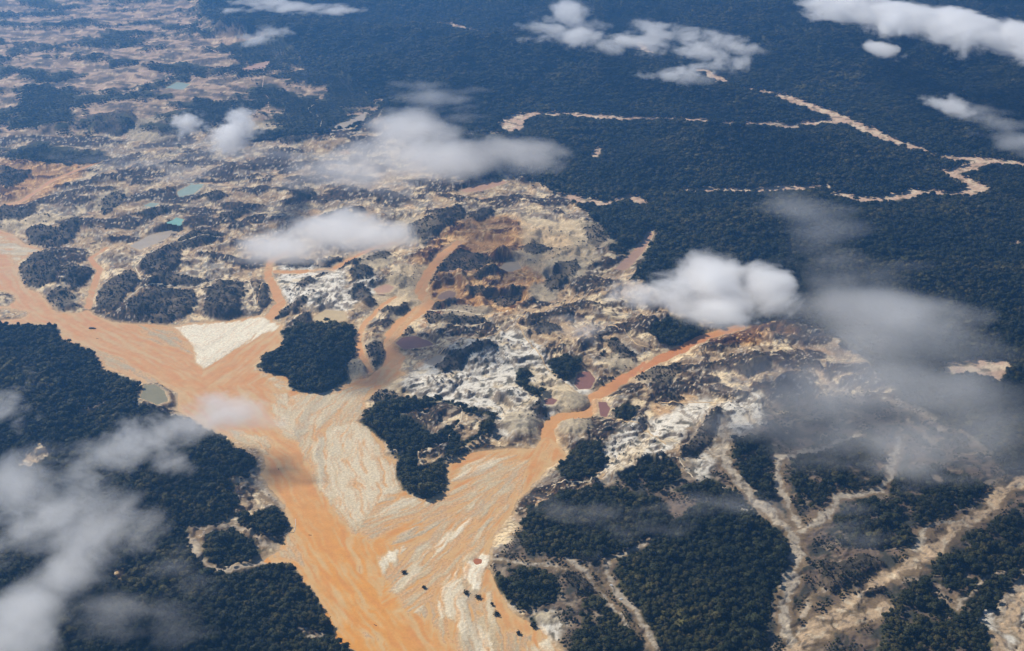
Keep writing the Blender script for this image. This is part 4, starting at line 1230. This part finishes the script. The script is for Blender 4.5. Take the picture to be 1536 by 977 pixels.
CLOUDS = True
if CLOUDS:
    W = dict(f=.16, gain=.7, stretch=(.6, 1.3, .35))
    cloud("broad soft white cloud lying along the edge of the diggings and the forest", [(550, 245, 120, 52), (650, 235, 140, 56), (760, 232, 115, 36), (610, 195, 95, 42)], 420, .020, .30, 330, .5, gain=.8, thr=-.12)
    cloud("flat bright cloud over the dark hummocks above the white sand fan", [(425, 372, 90, 34), (500, 350, 115, 44), (560, 352, 80, 30)], 380, .034, .4, 260, .45, gain=1.1, thr=-.16)
    cloud("thick bright cloud with domed top hanging at the forest edge", [(1080, 425, 85, 64), (1145, 425, 68, 52), (1000, 440, 95, 46), (1090, 462, 100, 40)], 380, .034, .6, 200, .6, gain=1.6)
    cloud("wide thin smoke veil drifting over the eastern diggings", [(1330, 550, 200, 150), (1240, 600, 200, 100), (1430, 610, 140, 100), (1370, 480, 130, 70)], 200, .0095, size=320, wisp=.65, rot=R(-15), thr=-.30, **W)
    cloud("thin ragged plume rising from the smoke veil over the forest", [(1240, 360, 100, 70), (1310, 440, 140, 85), (1200, 320, 80, 50)], 300, .0065, size=330, wisp=.8, rot=R(-20), thr=-.1, **W)
    cloud("long thick bank of white cumulus over the far forest", [(1270, 12, 85, 36), (1360, 26, 95, 40), (1450, 44, 95, 42), (1545, 60, 95, 42)], 520, .030, .6, 260, .6, gain=2.2)
    cloud("ragged white cloud at the head of the far forest river", [(830, 42, 60, 26), (875, 52, 60, 24), (855, 20, 35, 30)], 460, .016, .35, 260, 1.0, gain=1.2)
    cloud("torn white cloud beside the ragged one over the far forest", [(945, 62, 70, 24), (1000, 50, 60, 24)], 460, .018, .35, 250, 1.0, gain=1.2)
    cloud("loose grey-white wisp east of the torn far cloud", [(1060, 78, 55, 34), (1105, 70, 40, 18)], 460, .016, .4, 220, 1.1, gain=1.2)
    cloud("small puff at the top of the long bare river bed", [(1042, 112, 38, 20), (995, 112, 36, 15)], 420, .016, .5, 200, 1.0, gain=1.6)
    cloud("small isolated white puff over the dark forest below the cumulus bank", [(1325, 74, 34, 16)], 420, .030, .5, 180, .7, gain=1.6)
    cloud("small double puff over the forest beyond the long river bed", [(1408, 155, 28, 18), (1438, 160, 32, 20)], 420, .024, .5, 170, .9, gain=1.4)
    cloud("faint veil over the forest near the river junction", [(1510, 195, 65, 48)], 420, .012, size=240, wisp=1.0, **W)
    cloud("thin white streak over the northern forest", [(400, 6, 90, 15), (480, 12, 70, 13)], 500, .020, .3, 300, .8)
    cloud("faint oval wisp over the forest north of the diggings", [(395, 53, 48, 18)], 420, .012, .3, 220, .8)
    cloud("compact upright white puff over the northern diggings", [(352, 195, 36, 38), (290, 185, 32, 24)], 380, .024, .6, 170, 1.0)
    cloud("faint smoke sheet over the northern diggings", [(200, 235, 160, 30), (330, 235, 140, 38), (460, 250, 100, 34)], 250, .010, size=300, wisp=.9, **W)
    cloud("faint column of mist over the dark northern forest", [(640, 150, 70, 48), (690, 150, 60, 28)], 350, .009, size=260, wisp=1.0, **W)
    cloud("small smoke puff over the centre of the diggings", [(865, 490, 52, 30), (820, 490, 40, 18)], 200, .022, size=160, wisp=.9, **W)
    cloud("pale cloud lying across the orange river bend", [(345, 622, 95, 48), (260, 645, 80, 46)], 140, .030, .3, 240, .8, gain=1.0, thr=-.1)
    cloud("grey ragged cloud over the wooded bank west of the river bend", [(200, 680, 100, 58), (130, 690, 70, 58)], 170, .016, .25, 220, 1.0, gain=1.2)
    cloud("large torn cloud over the dark bank forest", [(60, 770, 120, 85), (150, 800, 100, 70), (30, 720, 80, 60)], 260, .016, .25, 270, .9, gain=1.1, thr=-.15)
    cloud("small white puff above the forest upstream on the bank", [(15, 600, 60, 66), (-40, 620, 60, 60)], 340, .020, .4, 220, .9, gain=1.2)
    cloud("bright torn cloud over the lower bank forest", [(45, 910, 90, 90), (20, 960, 100, 70), (90, 870, 60, 60)], 260, .020, .3, 250, .9, gain=1.1, thr=-.15)
    cloud("faint grey wisps over the lower bank forest", [(170, 930, 90, 70), (260, 920, 80, 70), (260, 850, 70, 48)], 240, .014, size=230, wisp=1.0, thr=-.1, **W)
    cloud("grey smoke over the wood on the east river bank", [(830, 760, 62, 40), (880, 790, 90, 46), (930, 800, 70, 30)], 180, .018, size=180, wisp=.9, **W)
    cloud("thin grey smoke over the dark woods east of the white rubble", [(1040, 770, 100, 40), (1110, 760, 80, 36)], 180, .012, size=190, wisp=1.0, **W)
    cloud("faint smoke over the wooded spur between the pale washes", [(1280, 790, 90, 52), (1380, 700, 110, 58), (1220, 700, 70, 46)], 180, .010, size=220, wisp=1.0, **W)

# ------------------------------------------------------------------ haze
HAZE = True
if HAZE:
    bm = bmesh.new(); box(bm, -75000, 75000, -12000, 60000, -30, 2060)
    bmesh.ops.recalc_face_normals(bm, faces=bm.faces)
    me = bpy.data.meshes.new("haze"); bm.to_mesh(me); bm.free()
    m = bpy.data.materials.new("hazy_air"); m.use_nodes = True
    nt = m.node_tree; nt.nodes.clear()
    out = nt.nodes.new("ShaderNodeOutputMaterial"); pv = nt.nodes.new("ShaderNodeVolumePrincipled")
    pv.inputs["Color"].default_value = (.17, .47, 1.0, 1); pv.inputs["Anisotropy"].default_value = .5
    pv.inputs["Density"].default_value = 4.4e-5
    nt.links.new(pv.outputs[0], out.inputs["Volume"])
    m.cycles.homogeneous_volume = True
    tag(link("haze", me, m), "pale blue haze filling the air over the whole valley", None, None, "stuff")
